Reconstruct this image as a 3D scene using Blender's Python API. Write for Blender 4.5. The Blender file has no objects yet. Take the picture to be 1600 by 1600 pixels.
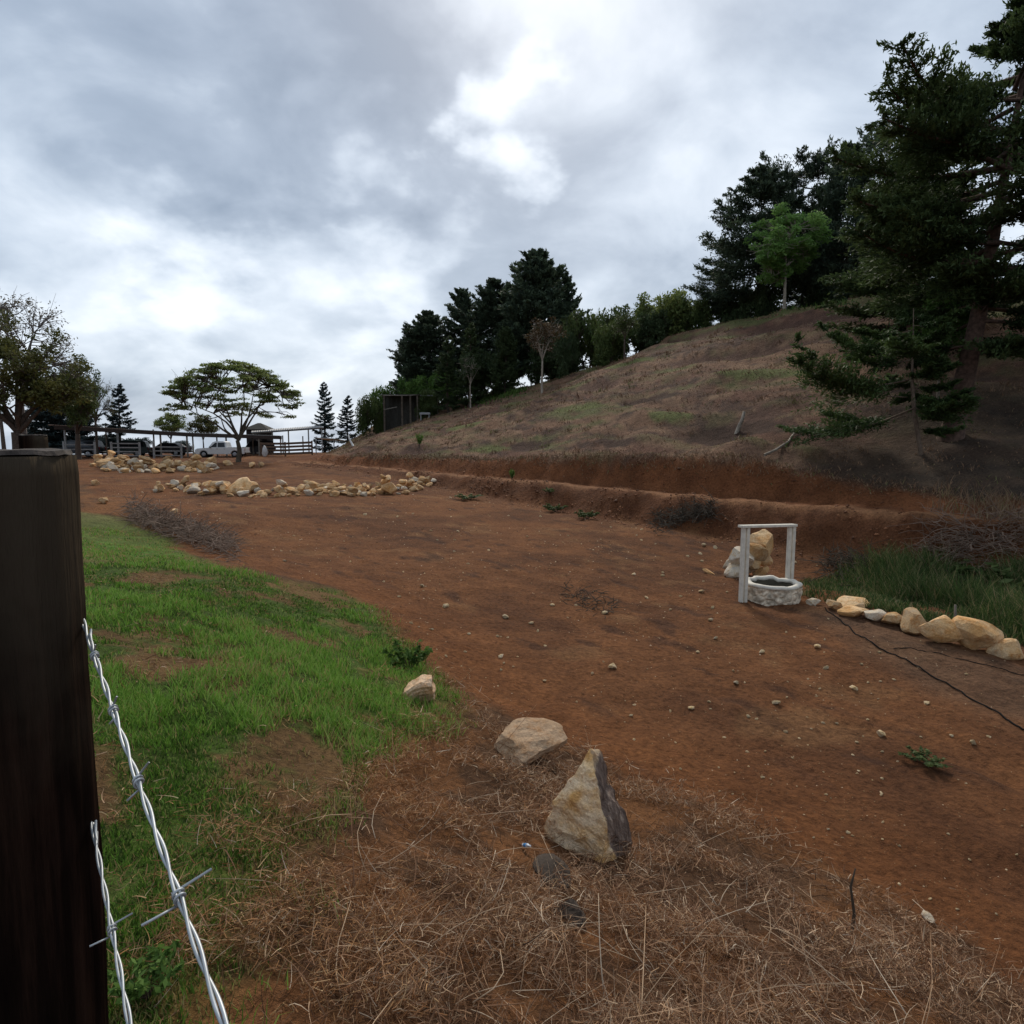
import bpy, bmesh, math, random
import numpy as np
from mathutils import Vector, Matrix, noise as mnoise

scene = bpy.context.scene
COL = scene.collection
rng = np.random.default_rng(11)
random.seed(5)

# ------------------------------------------------------------------ camera
EYE = 1.6
F = 1000.0                       # focal length in pixels of the 1600 px photograph
PITCH = math.atan(0.110)         # looking slightly down: horizon sits above the middle
cam_d = bpy.data.cameras.new('camera')
cam_d.sensor_width = 36.0
cam_d.lens = 36.0 * F / 1600.0
cam_d.clip_start = 0.02
cam_d.clip_end = 6000
cam = bpy.data.objects.new('camera', cam_d)
COL.objects.link(cam)
cam.location = (0, 0, EYE)
cam.rotation_euler = (math.radians(90) - PITCH, 0, 0)
scene.camera = cam
scene.render.resolution_x = 1024
scene.render.resolution_y = 1024
scene.view_settings.view_transform = 'Standard'
scene.view_settings.look = 'None'
scene.view_settings.exposure = 0.86
scene.view_settings.gamma = 1.0
scene.view_settings.use_curve_mapping = False

SP, CP = math.sin(PITCH), math.cos(PITCH)
def ray(u, v):
    a = (u - 800.0) / F; b = (800.0 - v) / F
    return a, CP + b * SP, -SP + b * CP
def at(u, v, Y):
    a, y, z = ray(u, v)
    return Vector((a / y * Y, Y, EYE + z / y * Y))

# ------------------------------------------------------------------ sky and sun (overcast)
SUN_EL, SUN_AZ = math.radians(40), math.radians(2)      # sun behind the cloud ahead of the camera
world = bpy.data.worlds.new('World'); scene.world = world; world.use_nodes = True
nt = world.node_tree; nt.nodes.clear()
def N(t, **k):
    n = nt.nodes.new(t)
    for a, b in k.items(): setattr(n, a, b)
    return n
def mth(op, a, b=None, clamp=False):
    n = N('ShaderNodeMath', operation=op); n.use_clamp = clamp
    for i, x in enumerate((a, b)):
        if x is None: continue
        if isinstance(x, (int, float)): n.inputs[i].default_value = x
        else: nt.links.new(x, n.inputs[i])
    return n.outputs[0]
sky = N('ShaderNodeTexSky', sky_type='NISHITA'); sky.sun_disc = False
sky.sun_elevation = SUN_EL; sky.sun_rotation = SUN_AZ
sky.air_density = 1.2; sky.dust_density = 2.0
tc = N('ShaderNodeTexCoord')
sep = N('ShaderNodeSeparateXYZ'); nt.links.new(tc.outputs['Generated'], sep.inputs[0])
den = mth('ADD', mth('MAXIMUM', sep.outputs[2], 0.0), 0.42)
px_ = mth('DIVIDE', sep.outputs[0], den); py_ = mth('DIVIDE', sep.outputs[1], den)
cmb = N('ShaderNodeCombineXYZ'); nt.links.new(px_, cmb.inputs[0]); nt.links.new(py_, cmb.inputs[1])
def cloud_noise(scale, detail, rough, dist, off):
    mp = N('ShaderNodeMapping'); mp.inputs['Location'].default_value = off
    nt.links.new(cmb.outputs[0], mp.inputs[0])
    n = N('ShaderNodeTexNoise'); n.inputs['Scale'].default_value = scale; n.inputs['Detail'].default_value = detail
    n.inputs['Roughness'].default_value = rough; n.inputs['Distortion'].default_value = dist
    nt.links.new(mp.outputs[0], n.inputs['Vector'])
    return n.outputs[0]
big = cloud_noise(1.5, 3.0, 0.5, 0.25, (3.1, 1.7, 0))
mid = cloud_noise(3.4, 6.0, 0.52, 0.35, (7.3, 2.2, 0))
fine = cloud_noise(9.0, 5.0, 0.55, 0.2, (1.3, 9.2, 0))
# thin places in the cloud deck where the sun comes through
warp = N('ShaderNodeTexNoise'); warp.inputs['Scale'].default_value = 4.5; warp.inputs['Detail'].default_value = 5
nt.links.new(cmb.outputs[0], warp.inputs['Vector'])
wv = N('ShaderNodeVectorMath', operation='SUBTRACT'); nt.links.new(warp.outputs['Color'], wv.inputs[0]); wv.inputs[1].default_value = (.5, .5, .5)
ws = N('ShaderNodeVectorMath', operation='SCALE'); nt.links.new(wv.outputs[0], ws.inputs[0]); ws.inputs['Scale'].default_value = 0.46
wd = N('ShaderNodeVectorMath', operation='ADD'); nt.links.new(tc.outputs['Generated'], wd.inputs[0]); nt.links.new(ws.outputs[0], wd.inputs[1])
def thin(u, v, r, amp):
    d = Vector(ray(u, v)).normalized()
    ds = N('ShaderNodeVectorMath', operation='DISTANCE'); nt.links.new(wd.outputs[0], ds.inputs[0]); ds.inputs[1].default_value = d
    mr = N('ShaderNodeMapRange', interpolation_type='SMOOTHERSTEP'); nt.links.new(ds.outputs['Value'], mr.inputs[0])
    mr.inputs[1].default_value = 0.0; mr.inputs[2].default_value = r; mr.inputs[3].default_value = amp; mr.inputs[4].default_value = 0.0
    return mr.outputs[0]
val = mth('ADD', mth('MULTIPLY', big, 0.75), mth('MULTIPLY', mid, 0.78))
val = mth('ADD', val, mth('MULTIPLY', fine, 0.14))
val = mth('SUBTRACT', val, 0.355)
for b in ((765, 240, .125, .38), (800, 70, .10, .24), (440, 145, .10, .16), (300, 400, .20, .22), (600, 400, .18, .24), (400, 590, .5, .13),
          (620, 250, .30, -.16), (380, 260, .32, -.13), (130, 130, .30, -.10), (560, 30, .25, -.12), (960, 250, .22, -.06), (1250, 180, .6, .10)):
    val = mth('ADD', val, thin(*b))
ramp = N('ShaderNodeValToRGB'); nt.links.new(val, ramp.inputs[0])
cr = ramp.color_ramp; cr.elements[0].position = 0.20; cr.elements[0].color = (.17, .22, .295, 1)
cr.elements[1].position = 0.95; cr.elements[1].color = (.80, .82, .85, 1)
for p, c in ((.40, (.26, .315, .395, 1)), (.55, (.39, .45, .53, 1)), (.68, (.52, .575, .645, 1)), (.80, (.65, .695, .75, 1))):
    e = cr.elements.new(p); e.color = c
sc = N('ShaderNodeVectorMath', operation='SCALE'); nt.links.new(ramp.outputs[0], sc.inputs[0]); sc.inputs['Scale'].default_value = 8.5
mix = N('ShaderNodeMix', data_type='RGBA'); mix.inputs[0].default_value = 0.94
nt.links.new(sky.outputs[0], mix.inputs[6]); nt.links.new(sc.outputs[0], mix.inputs[7])
bg = N('ShaderNodeBackground'); bg.inputs[1].default_value = 0.1
nt.links.new(mix.outputs[2], bg.inputs[0])
wo = N('ShaderNodeOutputWorld'); nt.links.new(bg.outputs[0], wo.inputs[0])

sun_d = bpy.data.lights.new('sun', 'SUN'); sun_d.energy = 1.5; sun_d.angle = math.radians(12); sun_d.color = (1.0, .91, .78)
sun = bpy.data.objects.new('sun', sun_d); COL.objects.link(sun)
sdir = Vector((math.sin(SUN_AZ) * math.cos(SUN_EL), math.cos(SUN_AZ) * math.cos(SUN_EL), math.sin(SUN_EL)))
sun.rotation_euler = sdir.to_track_quat('Z', 'Y').to_euler()

# ------------------------------------------------------------------ numeric helpers
def sstep(a, b, x):
    t = np.clip((x - a) / (b - a), 0, 1); return t * t * (3 - 2 * t)
def _hash(ix, iy, seed):
    n = (ix.astype(np.int64) * 374761393 + iy.astype(np.int64) * 668265263 + seed * 974634777) & 0x7fffffff
    n = ((n ^ (n >> 13)) * 1274126177) & 0x7fffffff
    return ((n ^ (n >> 16)) & 0xffff) / 65535.0
def vnoise(x, y, seed=0):
    ix = np.floor(x); iy = np.floor(y); fx = x - ix; fy = y - iy
    ux = fx * fx * fx * (fx * (fx * 6 - 15) + 10); uy = fy * fy * fy * (fy * (fy * 6 - 15) + 10)
    a = _hash(ix, iy, seed); b = _hash(ix + 1, iy, seed); c = _hash(ix, iy + 1, seed); d = _hash(ix + 1, iy + 1, seed)
    return (a + (b - a) * ux) * (1 - uy) + (c + (d - c) * ux) * uy
def fbm(x, y, octs=4, seed=0, gain=.5):
    x = np.asarray(x, float); y = np.asarray(y, float)
    t = 0; amp = 1; tot = 0
    for o in range(octs):
        t = t + amp * vnoise(x, y, seed + o * 17); tot += amp; amp *= gain
        x, y = x * 1.62 - y * 1.18 + 3.7, x * 1.18 + y * 1.62 + 9.1
    return t / tot - 0.5

# ------------------------------------------------------------------ terrain height
CTRL = np.array([   # x, y, height relative to the eye
 (5.6,14,-3.5),(4.15,5.6,-3.6),(13,10,-3.55),(10,20,-3.55),(8.4,21,-3.5),(5.75,25,-3.3),(-3.6,36,-2.72),(0,31.6,-3.0),
 (-10.6,30,-2.45),(-27.6,50,-2.2),(-34.5,75,-1.65),(-44,62,-1.55),(-27,75,-1.6),(-60,90,-1.6),(-15,56,-1.85),
 (-2.5,12.3,-3.0),(-.4,7.75,-3.22),(1.35,6.4,-3.42),(2.97,4.6,-3.52),(-7.6,16.8,-2.75),(-15,25,-2.42),(-1.5,15.5,-3.1),(1.5,9.5,-3.42),
 (0,0,-1.6),(-.97,1.75,-1.75),(-2.3,4.5,-1.92),(-4.4,10.7,-2.28),(-14,21.6,-1.98),(-.6,2.76,-2.1),(-.93,4.4,-2.35),(-.77,6.9,-2.75),
 (.43,4.0,-2.75),(.52,2.36,-2.3),(1.95,2.5,-2.55),(1.99,3.67,-3.0),(-10,5,-1.75),(-20,15,-1.75),(-32,32,-1.75),(-5,-5,-1.4),
 (2.2,0,-2.5),(5,0,-3.6),(15,0,-3.6),(10,5,-3.6),(20,12,-3.5),(4.5,3.0,-3.6),(-45,40,-1.7),(-70,60,-1.7),(30,-10,-3.6),(-10,-30,-1.4),(25,20,-3.4),(12,30,-3.3),(0,50,-2.2)])
def _tps_k(r2): return 0.5 * r2 * np.log(r2 + 1e-9)
def _fit():
    P = CTRL[:, :2]; n = len(P)
    d2 = ((P[:, None] - P[None]) ** 2).sum(-1)
    K = _tps_k(d2) + np.eye(n) * 0.5
    A = np.zeros((n + 3, n + 3)); A[:n, :n] = K; A[:n, n] = 1; A[:n, n + 1:] = P; A[n, :n] = 1; A[n + 1:, :n] = P.T
    b = np.zeros(n + 3); b[:n] = CTRL[:, 2]
    return np.linalg.solve(A, b)
WT = _fit()
def tps(x, y):
    n = len(CTRL); out = np.empty(x.shape)
    xf = x.ravel(); yf = y.ravel(); o = out.ravel()
    for i in range(0, xf.size, 40000):
        a = xf[i:i + 40000]; b = yf[i:i + 40000]
        r2 = (a[:, None] - CTRL[None, :, 0]) ** 2 + (b[:, None] - CTRL[None, :, 1]) ** 2
        o[i:i + 40000] = _tps_k(r2) @ WT[:n] + WT[n] + WT[n + 1] * a + WT[n + 2] * b
    return o.reshape(x.shape)
TX, TY, NX, NY = .623, -.782, .782, .623
def sn(x, y): return x * TX + y * TY, x * NX + y * NY
def lin(s, pts):
    p = np.array(pts, float); return np.interp(s, p[:, 0], p[:, 1])
LIP_N = [(-120, 52), (-95, 44), (-78, 33), (-66, 27), (-55, 22.7), (-30, 22.5), (-9, 23.0), (40, 23.0)]
LIP_Z = [(-95, -1.55), (-66, -1.35), (-48.8, -1.12), (-32, -1.1), (-19, -.76), (-14.4, -.70), (-9.7, -1.50), (-6.2, -1.8), (30, -1.8)]
PATH_Z = [(-53, -1.85), (-25.8, -2.0), (-12.2, -2.2), (-5.6, -2.1), (30, -2.1)]
CR_N = [(-120, 60), (-95, 50), (-81.5, 43), (-55, 48), (-41.6, 49), (-37, 50.5), (-22, 48.6), (-12, 49), (40, 52)]
CR_Z = [(-120, -1.6), (-95, 0.5), (-81.5, 4.2), (-70, 5.5), (-55, 6.7), (-41.6, 8.7), (-37, 10.6), (-22, 10.8), (-12, 10.5), (40, 10)]
SCARS = []        # (s, n, half length, half width, kind): bare gouges and dark hollows on the slope
def H(x, y, rough=True):
    x = np.asarray(x, float); y = np.asarray(y, float)
    s, n = sn(x, y)
    r = np.hypot(x, y)
    w = sstep(70, 130, r)
    zf = tps(x, y) * (1 - w) + (-1.7) * w
    wob = fbm(s * .09, n * .02, 2, 5) * 1.2
    nn = n + wob * sstep(19, 21, n) * (1 - sstep(24, 28, n)) * .55
    fade = sstep(-70, -58, s)                       # the cut bank dies out towards the yard
    zp = lin(s, PATH_Z) * fade + zf * (1 - fade)
    zl = lin(s, LIP_Z); nl = lin(s, LIP_N)
    nc = lin(s, CR_N); zc = lin(s, CR_Z)
    # small ditch behind the rock row on the right
    ditch = sstep(-13, -9, s) * sstep(15.3, 16.6, n) * (1 - sstep(18.6, 19.8, n))
    z = zf - .35 * ditch
    jit = fbm(s * .9, n * .9, 3, 9) + .5 * fbm(s * .33, n * .2, 2, 19)
    b1 = np.clip((nn + jit * .35 - 19.75) / 1.1, 0, 1); b1 = .65 * b1 + .35 * sstep(0, 1, b1)
    z = z * (1 - b1) + zp * b1
    lipw = lin(s, [(-80, 6), (-60, 2.5), (-50, .8), (30, .8)])
    b2 = np.clip((nn + jit * .3 - (nl - lipw)) / lipw, 0, 1); b2 = np.sqrt(b2) * .5 + .5 * sstep(0, 1, b2)
    z = z * (1 - b2) + zl * b2
    t = np.clip((n - nl) / np.maximum(nc - nl, 1), 0, None)
    g = np.where(t < 1, t - .10 * np.clip((t - .75) / .25, 0, 1) ** 2 * .5, 0)
    zh = zl + (zc - zl) * np.where(t < 1, g, .95) - np.where(t > 1, (n - nc) * .10, 0)
    z = np.where(n > nl, np.maximum(zh, -45) - zl + z, z)
    if rough:
        hill = sstep(0, 2, n - nl)
        near = 1 - sstep(14, 40, r)
        z = z + fbm(x * .35, y * .35, 3, 3) * (.14 + .35 * hill)
        # cow-path terracettes along the hillside
        tr = fbm(s * .2 + 4, n * .5, 2, 21)
        z = z + hill * np.clip(tr, 0, 1) * .8 * (1 - sstep(.9, 1.05, t))
        z = z + fbm(s * .4, n * .7, 2, 31) * .18 * hill
        z = z + near * (fbm(n * 3.2, s * .45, 3, 47) * .11 * sstep(3, 6, x) + fbm(x * 2.2, y * 2.2, 3, 41) * .08 + fbm(x * 7, y * 7, 3, 43) * .045)
        bank = sstep(19.7, 20.2, n) * (1 - sstep(0, 1.5, n - nl)) * fade
        z = z + bank * (fbm(x * 1.6, y * 1.6, 3, 51) * .22 + fbm(s * 1.9, n * .5, 3, 53) * .07)
    for (s0, n0, a_, b_, k_) in SCARS:
        if k_ < 2: z = z - .42 * b_ * np.exp(-((s - s0) / a_) ** 2 - ((n - n0) / b_) ** 2)
    z = z - sstep(100, 420, r) * 42
    return z + EYE
def Hs(x, y): return float(H(np.array([x]), np.array([y]))[0])
_YS = np.geomspace(.5, 130, 240)
def ground_many(us, vs):
    us = np.asarray(us, float); vs = np.asarray(vs, float)
    a = (us - 800) / F; b = (800 - vs) / F; yy = CP + b * SP; zz = -SP + b * CP
    X = (a / yy)[:, None] * _YS[None]; Yg = np.broadcast_to(_YS[None], X.shape); Z = EYE + (zz / yy)[:, None] * _YS[None]
    below = Z < H(X, Yg)
    k = np.where(below.any(1), below.argmax(1), len(_YS) - 1)
    lo = _YS[np.maximum(k - 1, 0)]; hi = _YS[k]
    for _ in range(12):
        m = (lo + hi) / 2
        under = EYE + zz / yy * m < H(a / yy * m, m)
        hi = np.where(under, m, hi); lo = np.where(under, lo, m)
    Y = hi
    return np.stack([a / yy * Y, Y, H(a / yy * Y, Y)], 1)
def G(u, v):
    return Vector(ground_many([u], [v])[0])

def poly_world(pix): return ground_many([p[0] for p in pix], [p[1] for p in pix])[:, :2]
def in_poly(x, y, P):
    inside = np.zeros(x.shape, bool); j = len(P) - 1
    for i in range(len(P)):
        xi, yi = P[i]; xj, yj = P[j]
        c = ((yi > y) != (yj > y)) & (x < (xj - xi) * (y - yi) / (yj - yi + 1e-12) + xi)
        inside ^= c; j = i
    return inside
def sdist(x, y, P):           # signed distance, positive inside
    d = np.full(x.shape, 1e9)
    for i in range(len(P)):
        ax, ay = P[i]; bx, by = P[(i + 1) % len(P)]
        ex, ey = bx - ax, by - ay
        t = np.clip(((x - ax) * ex + (y - ay) * ey) / (ex * ex + ey * ey + 1e-12), 0, 1)
        d = np.minimum(d, np.hypot(x - ax - t * ex, y - ay - t * ey))
    return np.where(in_poly(x, y, P), d, -d)

_scar = [(1135,668,100,26,0),(1010,622,90,13,0),(826,692,64,13,0),(970,688,46,9,0),(1185,588,150,12,2),(1255,497,170,17,1),(935,600,60,10,1),(1130,470,120,12,2),(900,640,80,10,2),
         (1040,655,60,10,2),(1100,560,120,10,1),(640,705,50,8,1),(720,668,70,9,2),(780,640,60,8,1),(870,560,60,8,1),(1060,530,110,10,1),(960,575,90,9,2),(1200,545,110,11,1),(760,705,60,8,2),(1190,640,60,9,1)]
_p = ground_many([q[0] for q in _scar], [q[1] for q in _scar])
for _q, _g in zip(_scar, _p):
    _s, _n = sn(_g[0], _g[1]); SCARS.append((_s, _n, _q[2] / F * _g[1] * .75, max(.5, _q[3] / F * _g[1] * 1.7), _q[4]))
# regions measured on the ground (world outline of the bank the camera stands on)
BANK = np.vstack([poly_world([(125,750),(200,788),(260,822),(330,872),(400,893),(520,915),(600,945),(660,1010),(720,1060),(800,1120),(1000,1210),(1200,1290),(1400,1395),(1520,1480)]),
                  [(2.6,2.2),(2.4,-3),(-8,-4),(-22,4),(-30,22),(-22,24)]])
GREEN = np.vstack([poly_world([(130,800),(205,815),(260,838),(330,880),(400,897),(520,920),(600,955),(640,1010),(690,1060),(720,1120),(650,1165),(560,1200),(500,1260),(440,1340),(410,1420),(350,1500),(290,1580)]),
                  [(-1.0,1.2),(-1.3,-2),(-8,-3),(-20,4),(-24,20)]])
GREY = np.vstack([poly_world([(1250,950),(1330,945),(1480,1000),(1600,1040)]), [(12,8.5),(10,5.6)], poly_world([(1580,1130),(1430,1060),(1330,1000)])])

# ------------------------------------------------------------------ mesh accumulator
def set_props(o, label=None, cat=None, group=None, kind=None):
    if label: o['label'] = label
    if cat: o['category'] = cat
    if group: o['group'] = group
    if kind: o['kind'] = kind
    return o
def np_mesh(name, verts, quads, tris=None, attrs=None, smooth=False):
    me = bpy.data.meshes.new(name)
    verts = np.asarray(verts, np.float32); nq = len(quads); ntri = 0 if tris is None else len(tris)
    me.vertices.add(len(verts)); me.vertices.foreach_set('co', verts.ravel())
    loops = np.asarray(quads, np.int32).ravel() if nq else np.zeros(0, np.int32)
    starts = np.arange(nq, dtype=np.int32) * 4
    if ntri:
        starts = np.concatenate([starts, nq * 4 + np.arange(ntri, dtype=np.int32) * 3])
        loops = np.concatenate([loops, np.asarray(tris, np.int32).ravel()])
    me.loops.add(len(loops)); me.loops.foreach_set('vertex_index', loops)
    me.polygons.add(nq + ntri); me.polygons.foreach_set('loop_start', starts)
    if smooth: me.polygons.foreach_set('use_smooth', np.ones(nq + ntri, bool))
    for k, a in (attrs or {}).items():
        a = np.asarray(a, np.float32)
        if a.ndim == 1:
            at_ = me.attributes.new(k, 'FLOAT', 'POINT'); at_.data.foreach_set('value', a)
        else:
            at_ = me.attributes.new(k, 'FLOAT_COLOR', 'POINT'); at_.data.foreach_set('color', np.concatenate([a, np.ones((len(a), 1), np.float32)], 1).ravel())
    me.update(calc_edges=True)
    return me
def link(name, me, mat, parent=None):
    o = bpy.data.objects.new(name, me); COL.objects.link(o)
    if mat is not None:
        if not me.materials: me.materials.append(mat)
        elif me.materials[0] is not mat: o.material_slots[0].link = 'OBJECT'; o.material_slots[0].material = mat
    if parent: o.parent = parent
    return o
def empty(name, loc=(0, 0, 0), rz=0):
    o = bpy.data.objects.new(name, None); COL.objects.link(o); o.location = loc; o.rotation_euler = (0, 0, rz)
    o.empty_display_size = .2
    return o
class Tubes:
    def __init__(s): s.v = []; s.q = []; s.n = 0
    def add(s, pts, rad, sides=5, cap=True):
        P = np.asarray(pts, float); m = len(P); R = np.broadcast_to(np.asarray(rad, float), (m,))
        T = np.gradient(P, axis=0); T /= np.linalg.norm(T, axis=1)[:, None] + 1e-12
        ref = np.array([0, 0, 1.0]) if abs(T[0, 2]) < .9 else np.array([1.0, 0, 0])
        A = np.cross(T, ref); A /= np.linalg.norm(A, axis=1)[:, None] + 1e-12; B = np.cross(T, A)
        th = np.linspace(0, 2 * math.pi, sides, endpoint=False)
        V = P[:, None] + R[:, None, None] * (np.cos(th)[None, :, None] * A[:, None] + np.sin(th)[None, :, None] * B[:, None])
        s.v.append(V.reshape(-1, 3))
        i = np.arange(m - 1)[:, None] * sides; j = np.arange(sides)[None]; j2 = (j + 1) % sides
        s.q.append((np.stack([i + j, i + j2, i + sides + j2, i + sides + j], -1).reshape(-1, 4)) + s.n)
        s.n += m * sides
        if cap and sides == 4:
            s.q.append(np.array([[3, 2, 1, 0]]) + s.n - m * sides); s.q.append(np.array([[0, 1, 2, 3]]) + s.n - sides)
        elif cap and sides > 4:
            for base, ring in ((s.n - m * sides, 0), (s.n - sides, m - 1)):
                s.v.append(P[ring:ring + 1]); c = s.n; s.n += 1
                k = np.arange(0, sides)
                s.q.append(np.stack([base + k, base + (k + 1) % sides, np.full(sides, c), np.full(sides, c)], -1))
    def arrays(s):
        q = np.concatenate(s.q); dg = q[:, 2] == q[:, 3]
        return np.concatenate(s.v), q[~dg], q[dg][:, :3]
    def mesh(s, name, smooth=True):
        v, q, t = s.arrays(); return np_mesh(name, v, q, t, smooth=smooth)
def tube(name, pts, rad, mat, parent=None, sides=6, smooth=True):
    t = Tubes(); t.add(pts, rad, sides); return link(name, t.mesh(name, smooth), mat, parent)
def box_bm(bm, c, s, rz=0, bevel=0.0, rot=None):
    M = Matrix.Translation(c) @ (rot if rot is not None else Matrix.Rotation(rz, 4, 'Z')) @ Matrix.Diagonal((s[0], s[1], s[2], 1))
    r = bmesh.ops.create_cube(bm, size=1, matrix=M)
    if bevel > 0:
        ed = list({e for v in r['verts'] for e in v.link_edges})
        bmesh.ops.bevel(bm, geom=ed, offset=bevel, segments=1, affect='EDGES')
def bm_obj(name, bm, mat, parent=None, smooth=False):
    me = bpy.data.meshes.new(name); bm.to_mesh(me); bm.free()
    if smooth: me.polygons.foreach_set('use_smooth', np.ones(len(me.polygons), bool))
    return link(name, me, mat, parent)
def box(name, c, s, mat, parent=None, rz=0, bevel=0.01, rot=None):
    bm = bmesh.new(); box_bm(bm, c, s, rz, bevel, rot); return bm_obj(name, bm, mat, parent)
def beam(name, a, b, w, h, mat, parent=None, bevel=.006):
    a = Vector(a); b = Vector(b); d = b - a
    rot = d.to_track_quat('X', 'Z').to_matrix().to_4x4()
    return box(name, (a + b) / 2, (d.length, w, h), mat, parent, bevel=bevel, rot=rot)

# ------------------------------------------------------------------ materials
class MT:
    def __init__(s, name):
        s.m = bpy.data.materials.new(name); s.m.use_nodes = True; s.t = s.m.node_tree
        s.b = s.t.nodes['Principled BSDF']; s.out = s.t.nodes['Material Output']
    def n(s, t, **k):
        x = s.t.nodes.new(t)
        for a, b in k.items(): setattr(x, a, b)
        return x
    def l(s, a, b): s.t.links.new(a, b)
    def noise(s, scale, detail=4, rough=.55, vec=None, dist=0):
        n = s.n('ShaderNodeTexNoise'); n.inputs['Scale'].default_value = scale; n.inputs['Detail'].default_value = detail
        n.inputs['Roughness'].default_value = rough; n.inputs['Distortion'].default_value = dist
        if vec is not None: s.l(vec, n.inputs['Vector'])
        return n.outputs[0]
    def ramp(s, fac, stops):
        r = s.n('ShaderNodeValToRGB'); s.l(fac, r.inputs[0]); e = r.color_ramp.elements
        e[0].position, e[0].color = stops[0][0], (*stops[0][1], 1); e[1].position, e[1].color = stops[-1][0], (*stops[-1][1], 1)
        for p, c in stops[1:-1]: x = e.new(p); x.color = (*c, 1)
        return r.outputs[0]
    def mix(s, fac, a, b, mode='MIX'):
        m = s.n('ShaderNodeMix', data_type='RGBA', blend_type=mode)
        for i, x in ((0, fac), (6, a), (7, b)):
            if isinstance(x, (int, float)): m.inputs[i].default_value = x
            elif isinstance(x, tuple): m.inputs[i].default_value = (*x, 1)
            else: s.l(x, m.inputs[i])
        return m.outputs[2]
    def math(s, op, a, b=0.0):
        m = s.n('ShaderNodeMath', operation=op)
        for i, x in enumerate((a, b)):
            if isinstance(x, (int, float)): m.inputs[i].default_value = x
            else: s.l(x, m.inputs[i])
        return m.outputs[0]
    def maprange(s, x, a, b, c=0, d=1):
        m = s.n('ShaderNodeMapRange'); s.l(x, m.inputs[0])
        for i, k in enumerate((a, b, c, d)): m.inputs[i + 1].default_value = k
        return m.outputs[0]
    def attr(s, name, fac=False):
        a = s.n('ShaderNodeAttribute'); a.attribute_name = name
        return a.outputs['Fac' if fac else 'Color']
    def obj(s): return s.n('ShaderNodeTexCoord').outputs['Object']
    def pos(s): return s.n('ShaderNodeNewGeometry').outputs['Position']
    def bump(s, h, strength=.5, dist=.02):
        b = s.n('ShaderNodeBump'); b.inputs['Strength'].default_value = strength; b.inputs['Distance'].default_value = dist
        s.l(h, b.inputs['Height']); s.l(b.outputs[0], s.b.inputs['Normal'])
    def col(s, c):
        if isinstance(c, tuple): s.b.inputs['Base Color'].default_value = (*c, 1)
        else: s.l(c, s.b.inputs['Base Color'])
    def rough(s, r, spec=.3):
        s.b.inputs['Roughness'].default_value = r; s.b.inputs['Specular IOR Level'].default_value = spec
def simple(name, c, rough=.6, metal=0, var=.25, scale=6, spec=.3, bump=0.0):
    m = MT(name); v = m.noise(scale, 5, .6, m.obj())
    lo = tuple(x * (1 - var) for x in c); hi = tuple(min(1, x * (1 + var)) for x in c)
    m.col(m.ramp(v, [(.3, lo), (.7, hi)])); m.rough(rough, spec); m.b.inputs['Metallic'].default_value = metal
    if bump: m.bump(v, bump, .01)
    return m.m
def leaf_mat(name, a, b, trans=.25, rough=.65):
    m = MT(name); t = m.attr('tint', True)
    oi = m.n('ShaderNodeObjectInfo')
    c = m.mix(t, a, b)
    hs = m.n('ShaderNodeHueSaturation'); m.l(c, hs.inputs['Color']); m.l(m.maprange(oi.outputs['Random'], 0, 1, .85, 1.15), hs.inputs['Value'])
    m.col(hs.outputs[0]); m.rough(rough, .15)
    tr = m.n('ShaderNodeBsdfTranslucent'); m.l(hs.outputs[0], tr.inputs[0])
    ms = m.n('ShaderNodeMixShader'); ms.inputs[0].default_value = trans
    m.l(m.b.outputs[0], ms.inputs[1]); m.l(tr.outputs[0], ms.inputs[2]); m.l(ms.outputs[0], m.out.inputs[0])
    return m.m
def strand_mat(name, stops, trans=.15):
    m = MT(name); t = m.attr('tint', True)
    c = m.ramp(t, stops); m.col(c); m.rough(.7, .15)
    tr = m.n('ShaderNodeBsdfTranslucent'); m.l(c, tr.inputs[0])
    ms = m.n('ShaderNodeMixShader'); ms.inputs[0].default_value = trans
    m.l(m.b.outputs[0], ms.inputs[1]); m.l(tr.outputs[0], ms.inputs[2]); m.l(ms.outputs[0], m.out.inputs[0])
    return m.m

# ground: colour of the cover comes from a per-vertex attribute, broken up by noise
gm = MT('ground_cover')
p = gm.pos(); base = gm.attr('cover')
n1 = gm.noise(1.3, 6, .65, p); n2 = gm.noise(14, 6, .7, p); n3 = gm.noise(70, 4, .7, p)
c = gm.mix(1.0, base, gm.ramp(n1, [(.3, (.72, .70, .70)), (.7, (1.25, 1.25, 1.22))]), 'MULTIPLY')
c = gm.mix(1.0, c, gm.ramp(n2, [(.28, (.45, .42, .40)), (.5, (1, 1, 1)), (.75, (1.5, 1.5, 1.45))]), 'MULTIPLY')
c = gm.mix(gm.math('MULTIPLY', gm.maprange(n3, .62, .72), .5), c, (.30, .20, .12))
gm.col(c); gm.rough(.95, .1)
n4 = gm.noise(3.2, 7, .68, p)
hsum = gm.math('ADD', gm.math('ADD', gm.math('MULTIPLY', n2, .8), gm.math('MULTIPLY', n3, .35)), gm.math('MULTIPLY', n4, 2.4))
gm.bump(hsum, 1.0, .085)
M_GROUND = gm.m

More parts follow.
